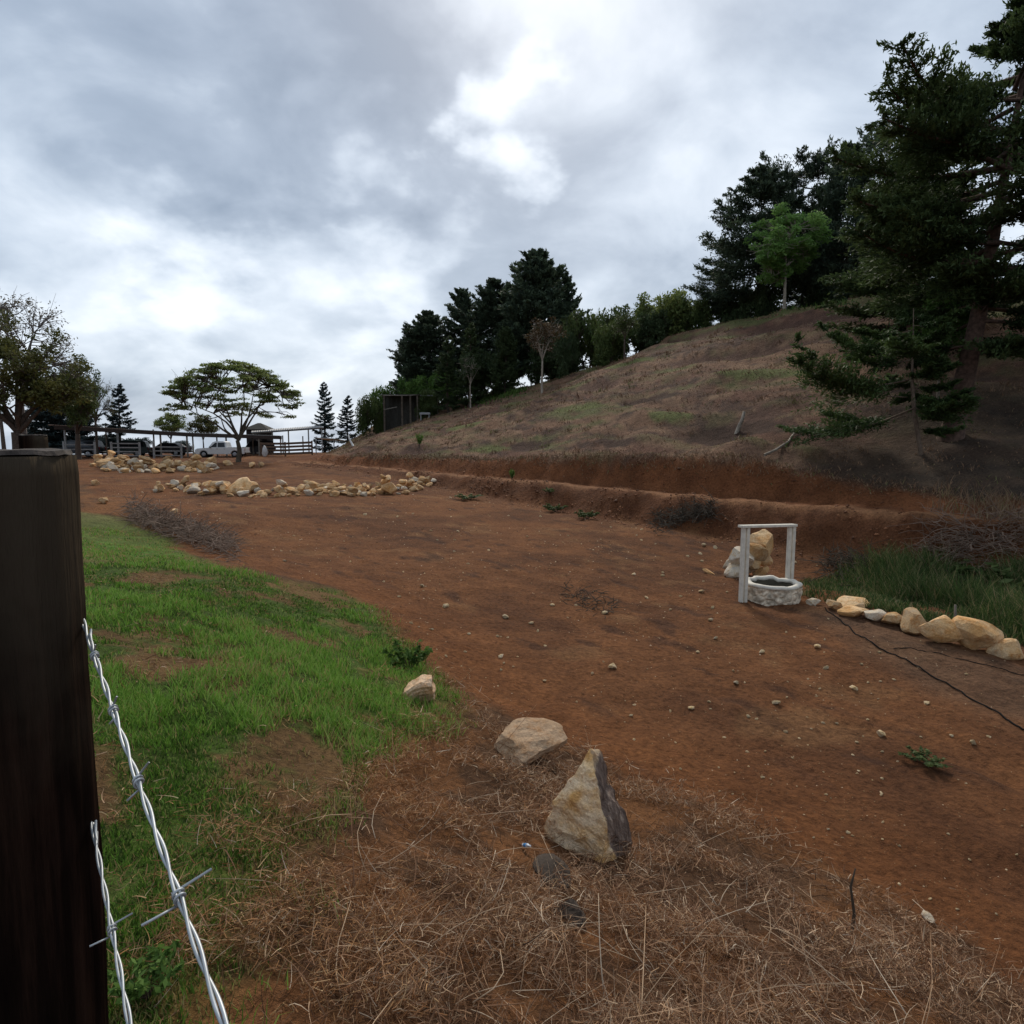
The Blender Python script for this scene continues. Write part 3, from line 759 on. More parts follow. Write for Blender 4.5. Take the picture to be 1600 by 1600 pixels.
# boulder and white stones behind the well
pb = G(1150, 903)
PILE = [(1148,895,28,0,'pale'),(1166,893,26,.0,'pale'),(1143,882,22,.25,'pale'),(1160,878,30,.3,'pale'),(1150,868,24,.55,'tan'),(1168,866,24,.6,'tan'),(1176,884,26,.2,'tan'),(1186,897,26,0,'tan'),(1192,880,30,.15,'tan'),(1180,868,30,.45,'tan')]
for i, (u, v, w, dz, k) in enumerate(PILE):
    Yp = pb.y + .25 + .28 * (i % 3); p_ = at(u, v, Yp)
    rock('pile_stone', WROCKS[i % 6] if k == 'pale' else ROCKS[i % 14], p_ - Vector((0, 0, .12)), px2m(w * 1.25, Yp), '%s stone in the small pile behind the well' % ('whitish' if k == 'pale' else 'tan'), 'rock', '%s stones piled behind the well' % k, .0, sz=(1, 1, .95))
p_ = at(1187, 872, pb.y + .6); rock('big_boulder', own(ROCKS[10], M_STONE), p_, px2m(52, pb.y + .6), 'big round tan boulder resting on the pile behind the well', 'boulder', None, .05, rz=1.0, tilt=.05, sz=(1.0, .9, 1.1))
p_ = G(1107, 896); rock('tan_stone', ROCKS[4], p_, px2m(17, p_.y), 'small yellow stone on bare soil left of the well', 'rock', None, .1, sz=(1.2, .8, .6))

# two lines of quarried rock at the far end of the field
def line_of_rocks(n, path, spread, sizes, label, group, big, seed):
    r = random.Random(seed); path = np.array(path, float)
    t = np.linspace(0, 1, len(path))
    uv = []
    for i in range(n):
        q = r.uniform(0, 1); u = np.interp(q, t, path[:, 0]); v = np.interp(q, t, path[:, 1]) + r.uniform(-1, 1) * spread
        uv.append((u + r.gauss(0, 4), v))
    pts = ground_many([a for a, _ in uv], [b for _, b in uv])
    placed = []
    for i, p_ in enumerate(pts):
        w = px2m(r.uniform(*sizes) * (1.35 if r.random() < .12 else 1), p_[1])
        z = 0
        for (x, y, zz, ww) in placed:
            d = math.hypot(p_[0] - x, p_[1] - y)
            if d < (w + ww) * .38: z = max(z, zz + ww * .42)
        z = min(z, .55)
        placed.append((p_[0], p_[1], z, w))
        pale = r.random() < .2; me = r.choice(WROCKS if pale else ROCKS)
        where = ('left end', 'left half', 'right half', 'right end')[min(3, int((uv[i][0] - path[0, 0]) / (path[-1, 0] - path[0, 0]) * 4) if uv[i][0] > path[0, 0] else 0)]
        lab = '%s %s rock in the %s of %s' % ('large' if w > .42 * sizes[1] / F * p_[1] * 1.6 else 'small', 'whitish' if pale else 'tan', where, label)
        rock('quarried_rock', me, (p_[0], p_[1], p_[2] + z), w, lab, 'rock', group, .14, sz=(1.1, 1, r.uniform(.7, 1.05)))
    for (u, v, w, lb) in big:
        p_ = G(u, v); rock('quarried_rock', ROCKS[int(u) % 14], p_, px2m(w, p_.y), lb, 'rock', group, .08, sz=(1.1, .9, .85))
line_of_rocks(185, [(242,763),(300,766),(360,771),(420,772),(470,768),(520,768),(580,769),(640,765),(675,755)], 7, (7, 17), 'the long line across the far field', 'rocks in the long line across the field',
              [(347,768,27,'grey boulder among the tan rocks of the long line'), (378,770,40,'widest orange boulder in the long line of rocks'), (605,772,28,'bright yellow boulder towards the right end of the long line')], 3)
line_of_rocks(130, [(150,727),(185,731),(220,732),(260,732),(300,733),(335,731)], 8, (7, 16), 'the heap before the white rail fence', 'rocks heaped before the rail fence',
              [(172,730,32,'long flat pink rock at the left end of the heap')], 8)
for (u, v, w, lb) in ((357,727,16,'lone pale pink rock left of the umbrella tree trunk'), (393,731,11,'lone tan rock right of the umbrella tree trunk'), (409,730,10,'smaller of the two rocks right of the umbrella tree'),
                      (163,786,15,'pale stone at the far edge of the grass beside the post'), (272,803,15,'pale stone beside the dry brush heap'), (150,758,12,'white stone on the grass track beyond the post')):
    p_ = G(u, v); rock('loose_rock', ROCKS[u % 14], p_, px2m(w, p_.y), lb, 'rock', None, .1)

# loose pale stones strewn over the red field: the larger ones one by one, the rest as gravel
def in_field(us, vs):
    pts = ground_many(us, vs); s, n = sn(pts[:, 0], pts[:, 1])
    return pts, (sdist(pts[:, 0], pts[:, 1], BANK) < -.12) & (n < 19.6) & (sdist(pts[:, 0], pts[:, 1], DITCH) < -.2)
def zone(p_):
    if p_[1] > 17: return 'far half of the red field'
    if p_[0] > 3.6 and p_[1] < 9.5: return 'red soil at the lower right'
    if math.hypot(p_[0] - 5.6, p_[1] - 14.3) < 3.2: return 'red soil around the well'
    return 'red soil between dry grass and well'
NAMED = [(957,1044,20),(945,960,11),(1150,1068,14),(1335,1077,15),(1213,1100,15),(1080,1108,13),(1520,1162,18),(1277,1012,14),(1118,857,11),(1100,853,8),(1272,948,9),(697,948,13),(790,966,17),(830,975,10),(840,987,9),(863,947,10),(660,917,10),(783,1028,11),(1035,900,9),(1010,935,9),(1096,925,10),(1110,970,11),(1118,998,10),(1090,1020,9),(1190,1020,12),(1375,1150,18),(1290,1045,13),(1448,1100,12)]
us = list(rng.uniform(420, 1600, 900)); vs = list(800 + 640 * rng.uniform(0, 1, 900) ** 1.2)
pts, ok = in_field(us, vs); dens = fbm(pts[:, 0] * .5, pts[:, 1] * .5, 3, 141)
sel = [i for i in np.nonzero(ok)[0] if random.random() < .35 + 1.8 * dens[i]][:175]
for i in sel: rock('field_stone', PEBS[i % 8], pts[i], px2m(random.uniform(3.2, 7.5), pts[i][1]), 'small pale stone lying loose on the ' + zone(pts[i]), 'stone', 'small stones strewn over the red field', .26)
for i, (u, v, w) in enumerate(NAMED):
    p_ = G(u, v); rock('field_stone', PEBS[i % 8], p_, px2m(w * .9, p_.y), 'larger pale stone lying loose on the ' + zone(p_), 'stone', 'small stones strewn over the red field', .12)
def gravel():
    n = 26000; x, y, rr = scatter(n, 3.5, 36, -38, 45, .9); s, nn_ = sn(x, y); pts = onground(x, y)
    ok = (sdist(x, y, BANK) < -.1) & (nn_ < 19.6) & (sdist(x, y, DITCH) < -.2); d = fbm(pts[:, 0] * .6, pts[:, 1] * .6, 4, 143)
    k = ok & (rng.uniform(0, 1, n) < np.clip(.40 + 2.2 * d, .05, 1)); P = pts[k]; n = len(P)
    w = rng.uniform(1.0, 3.8, n) / F * P[:, 1]
    base = np.array([(1,0,0),(-1,0,0),(0,1,0),(0,-1,0),(0,0,1),(0,0,-.4)], float) * .5
    T = np.array([(0,2,4),(2,1,4),(1,3,4),(3,0,4),(2,0,5),(1,2,5),(3,1,5),(0,3,5)])
    V = base[None] * rng.uniform(.5, 1.2, (n, 6, 1)) * w[:, None, None]
    a = rng.uniform(0, 6.28, n); ca, sa = np.cos(a)[:, None], np.sin(a)[:, None]
    V = np.stack([V[..., 0] * ca - V[..., 1] * sa, V[..., 0] * sa + V[..., 1] * ca, V[..., 2] * .7], -1) + P[:, None]
    F_ = (T[None] + (np.arange(n) * 6)[:, None, None]).reshape(-1, 3)
    me = np_mesh('gravel', V.reshape(-1, 3), np.zeros((0, 4), int), F_, attrs={'tint': np.repeat(rng.uniform(0, 1, n), 6)})
    m = strand_mat('gravel', [(0, (.09, .040, .020)), (.55, (.18, .082, .036)), (.8, (.42, .27, .13)), (1, (.72, .56, .38))], 0)
    set_props(link('gravel', me, m), 'fine gravel and clods strewn over the red field', 'gravel', None, 'stuff')
gravel()
def bank_clods():
    m = 6500; s = rng.uniform(-56, -2, m); nl = lin(s, LIP_N); n = np.where(rng.uniform(0, 1, m) < .55, rng.normal(20.0, .35, m), rng.uniform(20.2, 1, m) if False else 20.2 + rng.uniform(0, 1, m) * (nl - 20.3))
    x = s * TX + n * NX; y = s * TY + n * NY; P = onground(x, y); k = fbm(x * .7, y * .7, 3, 171) + rng.normal(0, .08, m) > -.02; P = P[k]; m = len(P)
    w = rng.uniform(.03, .15, m) * np.where(rng.uniform(0, 1, m) < .08, 1.8, 1)
    base = np.array([(1,0,0),(-1,0,0),(0,1,0),(0,-1,0),(0,0,.8),(0,0,-.5)], float) * .5
    T = np.array([(0,2,4),(2,1,4),(1,3,4),(3,0,4),(2,0,5),(1,2,5),(3,1,5),(0,3,5)])
    V = base[None] * rng.uniform(.5, 1.2, (m, 6, 1)) * w[:, None, None]; a = rng.uniform(0, 6.28, m); ca, sa = np.cos(a)[:, None], np.sin(a)[:, None]
    V = np.stack([V[..., 0] * ca - V[..., 1] * sa, V[..., 0] * sa + V[..., 1] * ca, V[..., 2]], -1) + P[:, None]
    me = np_mesh('soil_clods', V.reshape(-1, 3), np.zeros((0, 4), int), (T[None] + (np.arange(m) * 6)[:, None, None]).reshape(-1, 3), attrs={'tint': np.repeat(rng.uniform(0, 1, m), 6)})
    set_props(link('soil_clods', me, strand_mat('soil_clod', [(0, (.07, .026, .012)), (.5, (.15, .058, .024)), (1, (.24, .10, .045))], 0)), 'crumbled red soil clods along the cut bank', 'soil clods', None, 'stuff')
bank_clods()

# ------------------------------------------------------------------ well
def well():
    m_white = simple('well_white_paint', (.60, .55, .46), .75, var=.16, scale=9)
    m_kerb = simple('rough_masonry', (.52, .43, .32), .95, var=.6, scale=7, bump=1.0)
    m_in = simple('well_inside', (.10, .085, .06), .95)
    a = G(1160, 936); c = G(1207, 944); Y = c.y + .45
    ctr = Vector((at(1207, 920, Y).x, Y, Hs(at(1207, 920, Y).x, Y)))
    R = px2m(40, Y); hgt = .52
    r = empty('water_well', ctr); set_props(r, 'round stone well with white rim under a white post frame', 'well')
    def L(p): return p - ctr
    bm = bmesh.new(); n = 150; rows = []
    for z in np.linspace(-.2, .34, 30):          # rubble masonry: lumpy stones bedded in mortar
        q = []
        for k in range(n):
            a0 = 2 * math.pi * k / n; pv = Vector((a0 * R * 6.0, z * 7, 1.7)); cell = mnoise.voronoi(pv)[0]
            w = min(.05, (cell[1] - cell[0]) * .10) + mnoise.noise(Vector((math.cos(a0) * 3, math.sin(a0) * 3, z * 3))) * .03
            q.append(bm.verts.new(((R * 1.0 + w) * math.cos(a0), (R * 1.0 + w) * math.sin(a0), z)))
        rows.append(q)
    for A, B in zip(rows, rows[1:]):
        for k in range(n): bm.faces.new((A[k], A[(k + 1) % n], B[(k + 1) % n], B[k]))
    kb = bm_obj('kerb', bm, m_kerb, r)
    bm = bmesh.new(); bmesh.ops.create_cone(bm, segments=40, radius1=R * .86, radius2=R * .86, depth=.52, cap_ends=False, matrix=Matrix.Translation((0, 0, .09)))
    bm_obj('lining', bm, m_in, r)
    bm = bmesh.new(); bmesh.ops.create_circle(bm, segments=40, radius=R * .85, cap_ends=True, matrix=Matrix.Translation((0, 0, .08))); bm_obj('water', bm, simple('well_water', (.05, .055, .04), .1), r)
    # painted rim
    t = []; n = 48
    bm = bmesh.new(); rings = []
    for k in range(n):
        a0 = 2 * math.pi * k / n; w = mnoise.noise(Vector((math.cos(a0) * 2.5, math.sin(a0) * 2.5, 3))) * .09; q = []
        for (ro, z) in ((R * 1.05, .33), (R * 1.06, .38), (R * .99, .41), (R * .85, .40), (R * .81, .33)):
            q.append(bm.verts.new(((ro + w) * math.cos(a0), (ro + w) * math.sin(a0), z + w * .5)))
        rings.append(q)
    for k in range(n):
        A, B = rings[k], rings[(k + 1) % n]
        for j in range(5): bm.faces.new((A[j], B[j], B[(j + 1) % 5], A[(j + 1) % 5]))
    bmesh.ops.recalc_face_normals(bm, faces=bm.faces); bm_obj('rim', bm, m_white, r, True)
    # post frame standing across the well
    YL, YR = Y - .28, Y + .42
    pl = at(1163, 880, YL); pr = at(1235, 870, YR)
    zt = at(1163, 824, YL).z; ztr = at(1235, 823, YR).z
    for (p_, zt_, dx) in ((pl, zt, 0), (pr, ztr, 0)):
        g = Hs(p_.x, p_.y) - .1
        for off in (-.052, .052):
            box('post', L(Vector((p_.x + off, p_.y + off * .3, (zt_ + g) / 2))), (.078, .085, zt_ - g), m_white, r, .2, .008)
    d = (pr - pl); d.z = 0; d.normalize()
    beam('crossbeam', L(Vector((pl.x, pl.y, zt + .03)) - d * .16), L(Vector((pr.x, pr.y, ztr + .03)) + d * .10), .16, .055, m_white, r)
    t2 = L(Vector((pl.x, pl.y, zt)).lerp(Vector((pr.x, pr.y, ztr)), .52))
well()

# hose, thin cable and stake
def ground_line(pix, lift, extra=()):
    P = ground_many([p[0] for p in pix], [p[1] for p in pix]); P = np.vstack([P] + [np.array(e)[None] for e in extra]) if len(extra) else P
    t = np.linspace(0, len(P) - 1, len(P) * 7); k = np.arange(len(P))
    Q = np.stack([np.interp(t, k, P[:, i]) for i in range(3)], 1)
    Q[:, :2] += np.stack([fbm(t * .7, t * 0, 2, 151), fbm(t * .7, t * 0 + 5, 2, 152)], 1) * .05
    Q[:, 2] = H(Q[:, 0], Q[:, 1]) + lift
    return Q
M_RUB = simple('black_rubber', (.016, .014, .013), .9, var=.3, spec=.05)
Q = ground_line([(1288,950),(1320,977),(1352,1000),(1400,1025),(1440,1048),(1500,1082),(1560,1116),(1600,1142)], .018, [(9.5, 5.6, 0)])
set_props(tube('hose', Q, .0115, M_RUB, sides=8), 'black hose lying across the soil from the well to the right edge', 'hose')
Q = ground_line([(1395,1014),(1450,1018),(1510,1032),(1560,1045),(1600,1056)], .01)
set_props(tube('cable', Q, .007, M_RUB, sides=6), 'thin dark cable on the grey soil below the boulders', 'cable')
p_ = G(1508, 992); set_props(tube('stake', [p_ + Vector((0, .3, -.1)), p_ + Vector((.0, .3, .28)), p_ + Vector((-.015, .3, .50))], [.026, .024, .02], simple('grey_stake', (.17, .14, .11), .9, scale=20), sides=7), 'short grey wooden stake standing behind the boulders', 'stake')

# ------------------------------------------------------------------ near fence: dark post, far post, barbed wires
def fence_post(name, top, rad, zb, label, seed, lean=(0, 0)):
    m = bpy.data.materials.get('dark_post_wood')
    if not m:
        k = MT('dark_post_wood'); o = k.obj(); mp = k.n('ShaderNodeMapping'); k.l(o, mp.inputs[0]); mp.inputs['Scale'].default_value = (30, 30, 2.2)
        g = k.noise(1, 6, .65, mp.outputs[0]); b = k.noise(5, 4, .6, o)
        c = k.ramp(g, [(.3, (.003, .002, .0018)), (.5, (.010, .006, .0046)), (.68, (.030, .016, .011))])
        lich = k.attr('lichen', True)
        c = k.mix(k.math('MULTIPLY', lich, k.maprange(b, .35, .6)), c, (.055, .043, .030))
        k.col(c); k.rough(1.0, .0); k.bump(k.math('ADD', g, k.math('MULTIPLY', b, .6)), 1.0, .012); m = k.m
        kt = MT('post_end_grain'); o = kt.obj(); rr = kt.noise(60, 5, .7, o)
        kt.col(kt.ramp(rr, [(.3, (.03, .025, .022)), (.7, (.12, .10, .085))])); kt.rough(.9, .15); kt.bump(rr, .8, .004)
    r = empty(name, (top[0] - lean[0], top[1] - lean[1], zb)); set_props(r, label, 'fence post')
    R = random.Random(seed); n = 64; bm = bmesh.new(); rings = []; hh = top[2] - zb
    zs = list(np.linspace(0, .98, 60)) + [.99, 1.0]
    for z in zs:
        q = []
        for a in range(n):
            t = 2 * math.pi * a / n
            rr = rad * (1 + .10 * mnoise.noise(Vector((math.cos(t) * 1.5, math.sin(t) * 1.5, z * 5 + seed))) + .05 * mnoise.noise(Vector((math.cos(t) * 8, math.sin(t) * 8, z * 4 + seed))) + .015 * mnoise.noise(Vector((math.cos(t) * 20, math.sin(t) * 20, z * 30)))) * (1.02 - .03 * z)
            if z > .995: rr *= .985
            q.append(bm.verts.new((rr * math.cos(t) + lean[0] * z, rr * math.sin(t) + lean[1] * z, hh * z + (.004 * mnoise.noise(Vector((t * 2, seed, 1))) if z > .97 else 0))))
        rings.append(q)
    for A, B in zip(rings, rings[1:]):
        for a in range(n): bm.faces.new((A[a], A[(a + 1) % n], B[(a + 1) % n], B[a]))
    bm.faces.new(rings[0][::-1]); bm.faces.new(rings[-1])
    me = bpy.data.meshes.new('shaft'); bm.to_mesh(me); bm.free()
    me.polygons.foreach_set('use_smooth', np.ones(len(me.polygons), bool))
    co = np.array([v.co[:] for v in me.vertices]); li = sstep(.75, 1, co[:, 2] / hh) * sstep(.1, .9, (co[:, 0] - lean[0]) / rad)
    me.attributes.new('lichen', 'FLOAT', 'POINT').data.foreach_set('value', li.astype(np.float32))
    link('shaft', me, m, r)
    bm = bmesh.new(); n = 36; rows = []
    for f in (.985, .96, .8, .55, .3):
        q = []
        for a in range(n):
            t = 2 * math.pi * a / n
            rr = rad * .98 * f * (1 + .07 * mnoise.noise(Vector((math.cos(t) * 1.5, math.sin(t) * 1.5, 2 + seed))))
            z = hh + (.001 if f > .98 else .005) + .003 * mnoise.noise(Vector((rr * math.cos(t) * 60, rr * math.sin(t) * 60, seed)))
            q.append(bm.verts.new((rr * math.cos(t) + lean[0], rr * math.sin(t) + lean[1], z)))
        rows.append(q)
    for A, B in zip(rows, rows[1:]):
        for a in range(n): bm.faces.new((A[a], A[(a + 1) % n], B[(a + 1) % n], B[a]))
    bm.faces.new(rows[-1]); bm_obj('end_grain', bm, bpy.data.materials['post_end_grain'], r)
    return r
EDGEX = at(122, 900, .6).x
post = fence_post('fence_post', (EDGEX - .080, .60, EYE + at(60, 712, .6).z - EYE), .072, Hs(-.48, .6) - .25, 'thick dark round fence post at the left edge close to the camera', 3, (.036, 0))
t2 = at(52, 681, 2.75)
fence_post('fence_post', (t2.x, 2.75, t2.z), .050, Hs(t2.x, 2.75) - .2, 'second dark fence post showing its top behind the near post', 9)
M_WIRE = simple('galvanised_wire', (.40, .42, .43), .5, metal=.5, var=.2, scale=60, spec=.5)
def barbed_wire(A, D, t0, t1, barbs, label, seed):
    A = np.array(A); D = np.array(D); L = np.linalg.norm(D); T = D / L
    X = np.cross(T, [0, 0, 1.0]); X /= np.linalg.norm(X); Yv = np.cross(T, X)
    root = empty('barbed_wire', tuple(A)); set_props(root, label, 'barbed wire')
    n = int((t1 - t0) * L / .004); t = np.linspace(t0, t1, n); ph = t * L / .040 * 2 * math.pi + seed
    sag = np.sin(t * 3 + seed) * .0025
    for k in range(2):
        a = ph / 2 + k * math.pi
        P = D[None] * t[:, None] + (np.cos(a) * .0014)[:, None] * X + (np.sin(a) * .0014)[:, None] * Yv + sag[:, None] * Yv
        tube('strand', P, .00112, M_WIRE, root, 7)
    for (tb, ang, lp) in barbs:
        c = D * tb + math.sin(tb * 3 + seed) * .0025 * Yv
        th = np.linspace(0, 4.4 * math.pi, 46); z = np.linspace(-.004, .004, 46)
        P = c + z[:, None] * T + (np.cos(th + ang) * .0032)[:, None] * X + (np.sin(th + ang) * .0032)[:, None] * Yv
        d0 = math.cos(ang) * X + math.sin(ang) * Yv
        P = np.vstack([c - T * .005 - d0 * .001 + d0 * -lp, P, c + T * .005 + d0 * lp * 1.1])
        tube('barb', P, .00085, M_WIRE, root, 6)
def staple(p_, parent):
    q = p_ - parent.location; tube('staple', [q + Vector((-.012, .02, .006)), q + Vector((.002, -.002, .007)), q + Vector((.006, -.006, 0)), q + Vector((.002, -.002, -.007)), q + Vector((-.012, .02, -.006))], .0013, M_WIRE, parent, 6)
DW = np.array([.258, -.30, -.107]); DW2 = np.array([.24, -.30, -.115])
A1 = at(141, 1003, .6); A2 = at(149, 1310, .6); staple(A1, post); staple(A2, post)
barbed_wire(A1, DW, -.35, 2.6, [(.06, 1.4, .008), (.28, 1.2, .009), (.51, .9, .012), (.785, .25, .020), (1.15, 1.4, .02)], 'upper barbed wire stretched from the dark post towards the camera', .4)
barbed_wire(A2, DW2, -.35, 2.6, [(.27, .2, .016), (.75, 2.0, .015)], 'lower barbed wire below the brighter strand beside the post', 1.9)

# small litter
def bottle():
    p_ = G(822, 1330); r = empty('plastic_bottle', p_ + Vector((0, 0, .04))); r.rotation_euler = (1.1, .5, .4); set_props(r, 'small crushed white plastic bottle with blue label in the dry grass', 'bottle')
    def lathe(name, prof, mat):
        bm = bmesh.new(); n = 16; rows = [[bm.verts.new((x * math.cos(6.2832 * a / n), x * math.sin(6.2832 * a / n), z)) for a in range(n)] for x, z in prof]
        for A, B in zip(rows, rows[1:]):
            for a in range(n): bm.faces.new((A[a], A[(a + 1) % n], B[(a + 1) % n], B[a]))
        bm.faces.new(rows[0][::-1]); bm.faces.new(rows[-1]); bm_obj(name, bm, mat, r, True)
    lathe('body', [(.010, -.035), (.0125, -.032), (.0125, .02), (.006, .033), (.005, .042)], simple('white_plastic', (.7, .72, .74), .3))
    lathe('label_band', [(.0130, -.018), (.0130, .012)], simple('blue_print', (.05, .22, .48), .4))
    lathe('cap', [(.0065, .038), (.0065, .048)], simple('white_cap', (.75, .75, .75), .4))
bottle()

# ------------------------------------------------------------------ trees
def leaves_from(C, D, L, W, tint, r, flat=.5):
    """diamond leaf sprays: centre C, direction D, length L, width W"""
    n = len(C); D = D / (np.linalg.norm(D, axis=1)[:, None] + 1e-9)
    up = np.array([0, 0, 1.0])[None] + r.normal(0, flat, (n, 3))
    S = np.cross(D, up); S /= np.linalg.norm(S, axis=1)[:, None] + 1e-9
    V = np.stack([C - D * (L / 2)[:, None], C + S * (W / 2)[:, None], C + D * (L / 2)[:, None], C - S * (W / 2)[:, None]], 1).reshape(-1, 3)
    Q = (np.arange(n) * 4)[:, None] + np.array([[0, 1, 2, 3]])
    return V, Q, np.repeat(tint, 4)
def conifer_proto(seed, H_=10., R_=3., base=.15, nb=70, dens=60, leaf=(.30, .11), prof=lambda h: (1 - h) ** .7, up=(.0, .5), droop=.25, lean=0, sides=8, stems=1, tr=.018, azb=None, sec=7, hole=0.0, sprd=.2):
    r = np.random.default_rng(seed); T = Tubes(); seg0, seg1 = [], []
    for st in range(stems):
        so = np.array([0, 0, 0.]) if st == 0 else np.array([r.normal(0, .25), r.normal(0, .25), 0])
        sl = np.array([lean, 0, 0]) + (0 if st == 0 else r.normal(0, .10, 3)); hs = H_ * (1 if st == 0 else r.uniform(.75, .92))
        def axis(h): return so + np.array([sl[0] * hs * h + .10 * math.sin(h * 5 + seed), sl[1] * hs * h + .10 * math.cos(h * 4 + seed), hs * h])
        hh = np.linspace(-.03, 1, 14); tr_ = H_ * tr * (1 if st == 0 else .7)
        T.add([axis(h) for h in hh], [tr_ * (1.02 - max(h, 0) ** .8) * (1.35 if h <= 0 else 1) + .01 for h in hh], sides)
        for i in range(nb // stems):
            h = base + (1 - base) * (i + r.uniform()) / (nb / stems); h = min(h, .995)
            if hole and r.uniform() < hole: continue
            az = i * 2.399 + r.normal(0, .35)
            L = R_ * prof((h - base) / (1 - base)) * r.uniform(.62, 1.12) + .12 * R_ * .4
            if azb is not None: L *= azb(az, h)
            el = up[0] + (up[1] - up[0]) * h + r.normal(0, .12)
            o = axis(h); d = np.array([math.cos(az), math.sin(az), 0]); pts = []
            for t in np.linspace(0, 1, 7):
                z = math.tan(el) * t - droop * math.sin(t * math.pi * .9) * .6 + droop * .35 * t ** 3
                pts.append(o + d * (L * t) + np.array([0, 0, L * z]) + np.array([-d[1], d[0], 0]) * (math.sin(t * 3 + i) * .05 * L))
            pts = np.array(pts); rb = max(.012, tr_ * .28 * (L / R_)) 
            T.add(pts, np.linspace(rb, rb * .2, 7), 4, cap=False)
            for k in range(sec):
                t = .22 + .78 * (k + r.uniform()) / sec; f = t * 6; j = min(int(f), 5); p0 = pts[j] + (pts[j + 1] - pts[j]) * (f - j)
                tang = pts[j + 1] - pts[j]; tang /= np.linalg.norm(tang) + 1e-9
                side = np.array([-tang[1], tang[0], 0]) * (1 if k % 2 else -1)
                l2 = L * .36 * (1.15 - t) * r.uniform(.6, 1.3) + .10 * R_ * .5
                dv = tang * r.uniform(.5, 1.0) + side * r.uniform(.5, 1.0) + np.array([0, 0, r.normal(.05, .18)])
                dv /= np.linalg.norm(dv); seg0.append(p0); seg1.append(p0 + dv * l2)
    A = np.array(seg0); B = np.array(seg1); ln = np.linalg.norm(B - A, axis=1)
    cnt = np.maximum(2, (ln * dens).astype(int)); idx = np.repeat(np.arange(len(A)), cnt); n = len(idx)
    f = r.uniform(0, 1.08, n); D = (B - A)[idx] / ln[idx][:, None]
    spread = (ln[idx] * sprd)[:, None]
    C = A[idx] + (B - A)[idx] * f[:, None] + r.normal(0, 1, (n, 3)) * spread * np.array([1, 1, .55])
    dd = D + r.normal(0, .55, (n, 3)); sc_ = r.uniform(.6, 1.35, n)
    tint = np.clip(np.repeat(r.uniform(0, 1, len(A)), cnt) * .35 + r.uniform(0, .25, n) + .42 * f ** 2, 0, 1)
    V, Q, t = leaves_from(C, dd, leaf[0] * sc_, leaf[1] * sc_, tint, r)
    return T.mesh('trunk'), np_mesh('crown', V, Q, attrs={'tint': t})
def leafy_proto(seed, th, fork, centres, rad, nper, leaf, limbs=6, tr=.14, flatc=.6, lean=(0, 0), rtwig=.012, stems=1, trunk_base=True, wig=.12, leafflat=.8):
    """trunk forking into limbs that reach the leaf clusters given in `centres`"""
    r = np.random.default_rng(seed); T = Tubes(); Cn = np.asarray(centres, float)
    fk = np.array([lean[0], lean[1], fork])
    zs = np.linspace(-.04 * th, 1, 2)
    k = np.linspace(0, 1, 6); P = np.outer(k, fk) + np.stack([np.sin(k * 4 + seed) * wig * .3 * k, np.cos(k * 3 + seed) * wig * .3 * k, 0 * k - .15 * (k == 0)], 1)
    T.add(P, np.linspace(tr * 1.25, tr * .8, 6), 9)
    order = r.permutation(len(Cn)); tips = Cn[order[:limbs]]; paths = []
    for i, tp in enumerate(tips):
        tp = fk + (tp - fk) * .82
        mid = fk + (tp - fk) * np.array([.34, .34, .55]); mid[2] += .08 * th * r.uniform(-.3, 1); mid[:2] += r.normal(0, wig, 2)
        q = np.linspace(0, 1, 9)[:, None]; pth = (1 - q) ** 2 * fk + 2 * q * (1 - q) * mid + q ** 2 * tp
        pth += np.cumsum(r.normal(0, wig * .12, pth.shape), 0) * np.linspace(0, 1, 9)[:, None]
        T.add(pth, np.linspace(tr * .55, tr * .10, 9), 6, cap=False); paths.append(pth)
    allp = np.concatenate(paths)
    for c in Cn:
        d = np.linalg.norm(allp - c, axis=1) + .35 * np.clip(allp[:, 2] - c[2] + .1, 0, None); a = allp[d.argmin()]
        mid = (a + c) / 2 + r.normal(0, wig * .5, 3); q = np.linspace(0, 1, 5)[:, None]
        pth = (1 - q) ** 2 * a + 2 * q * (1 - q) * mid + q ** 2 * c
        T.add(pth, np.linspace(rtwig * 1.6, rtwig * .5, 5), 4, cap=False)
        for _ in range(2):
            e = c + r.normal(0, 1, 3) * rad * np.array([1, 1, flatc]) * .8
            T.add([pth[2], (pth[2] + e) / 2 + r.normal(0, rad * .15, 3), e], [rtwig, rtwig * .7, rtwig * .3], 4, cap=False)
    sz = r.uniform(.65, 1.3, len(Cn)); cnt = np.maximum(1, (nper * sz ** 2).astype(int)); idx = np.repeat(np.arange(len(Cn)), cnt); n = len(idx)
    g = r.normal(0, 1, (n, 3)); g /= np.linalg.norm(g, axis=1)[:, None] + 1e-9; g *= r.uniform(.1, 1, (n, 1)) ** .6
    C = Cn[idx] + g * (rad * sz[idx])[:, None] * np.array([1, 1, flatc])
    tint = np.clip(.55 * r.uniform(0, 1, len(Cn))[idx] + .45 * r.uniform(0, 1, n), 0, 1)
    s_ = r.uniform(.6, 1.4, n)
    V, Q, t = leaves_from(C, r.normal(0, 1, (n, 3)) * np.array([1, 1, .6]), leaf[0] * s_, leaf[1] * s_, tint, r, leafflat)
    return T.mesh('trunk'), np_mesh('crown', V, Q, attrs={'tint': t})
M_BARK = simple('bark', (.075, .055, .042), .95, var=.45, scale=12, bump=.8)
M_BARK_PALE = simple('pale_bark', (.28, .235, .185), .9, var=.4, scale=12, bump=.5)
M_BARK_RED = simple('cypress_bark', (.095, .058, .042), .95, var=.5, scale=9, bump=.9)
M_CYP = leaf_mat('cypress_leaf', (.020, .038, .017), (.090, .130, .045), .3)
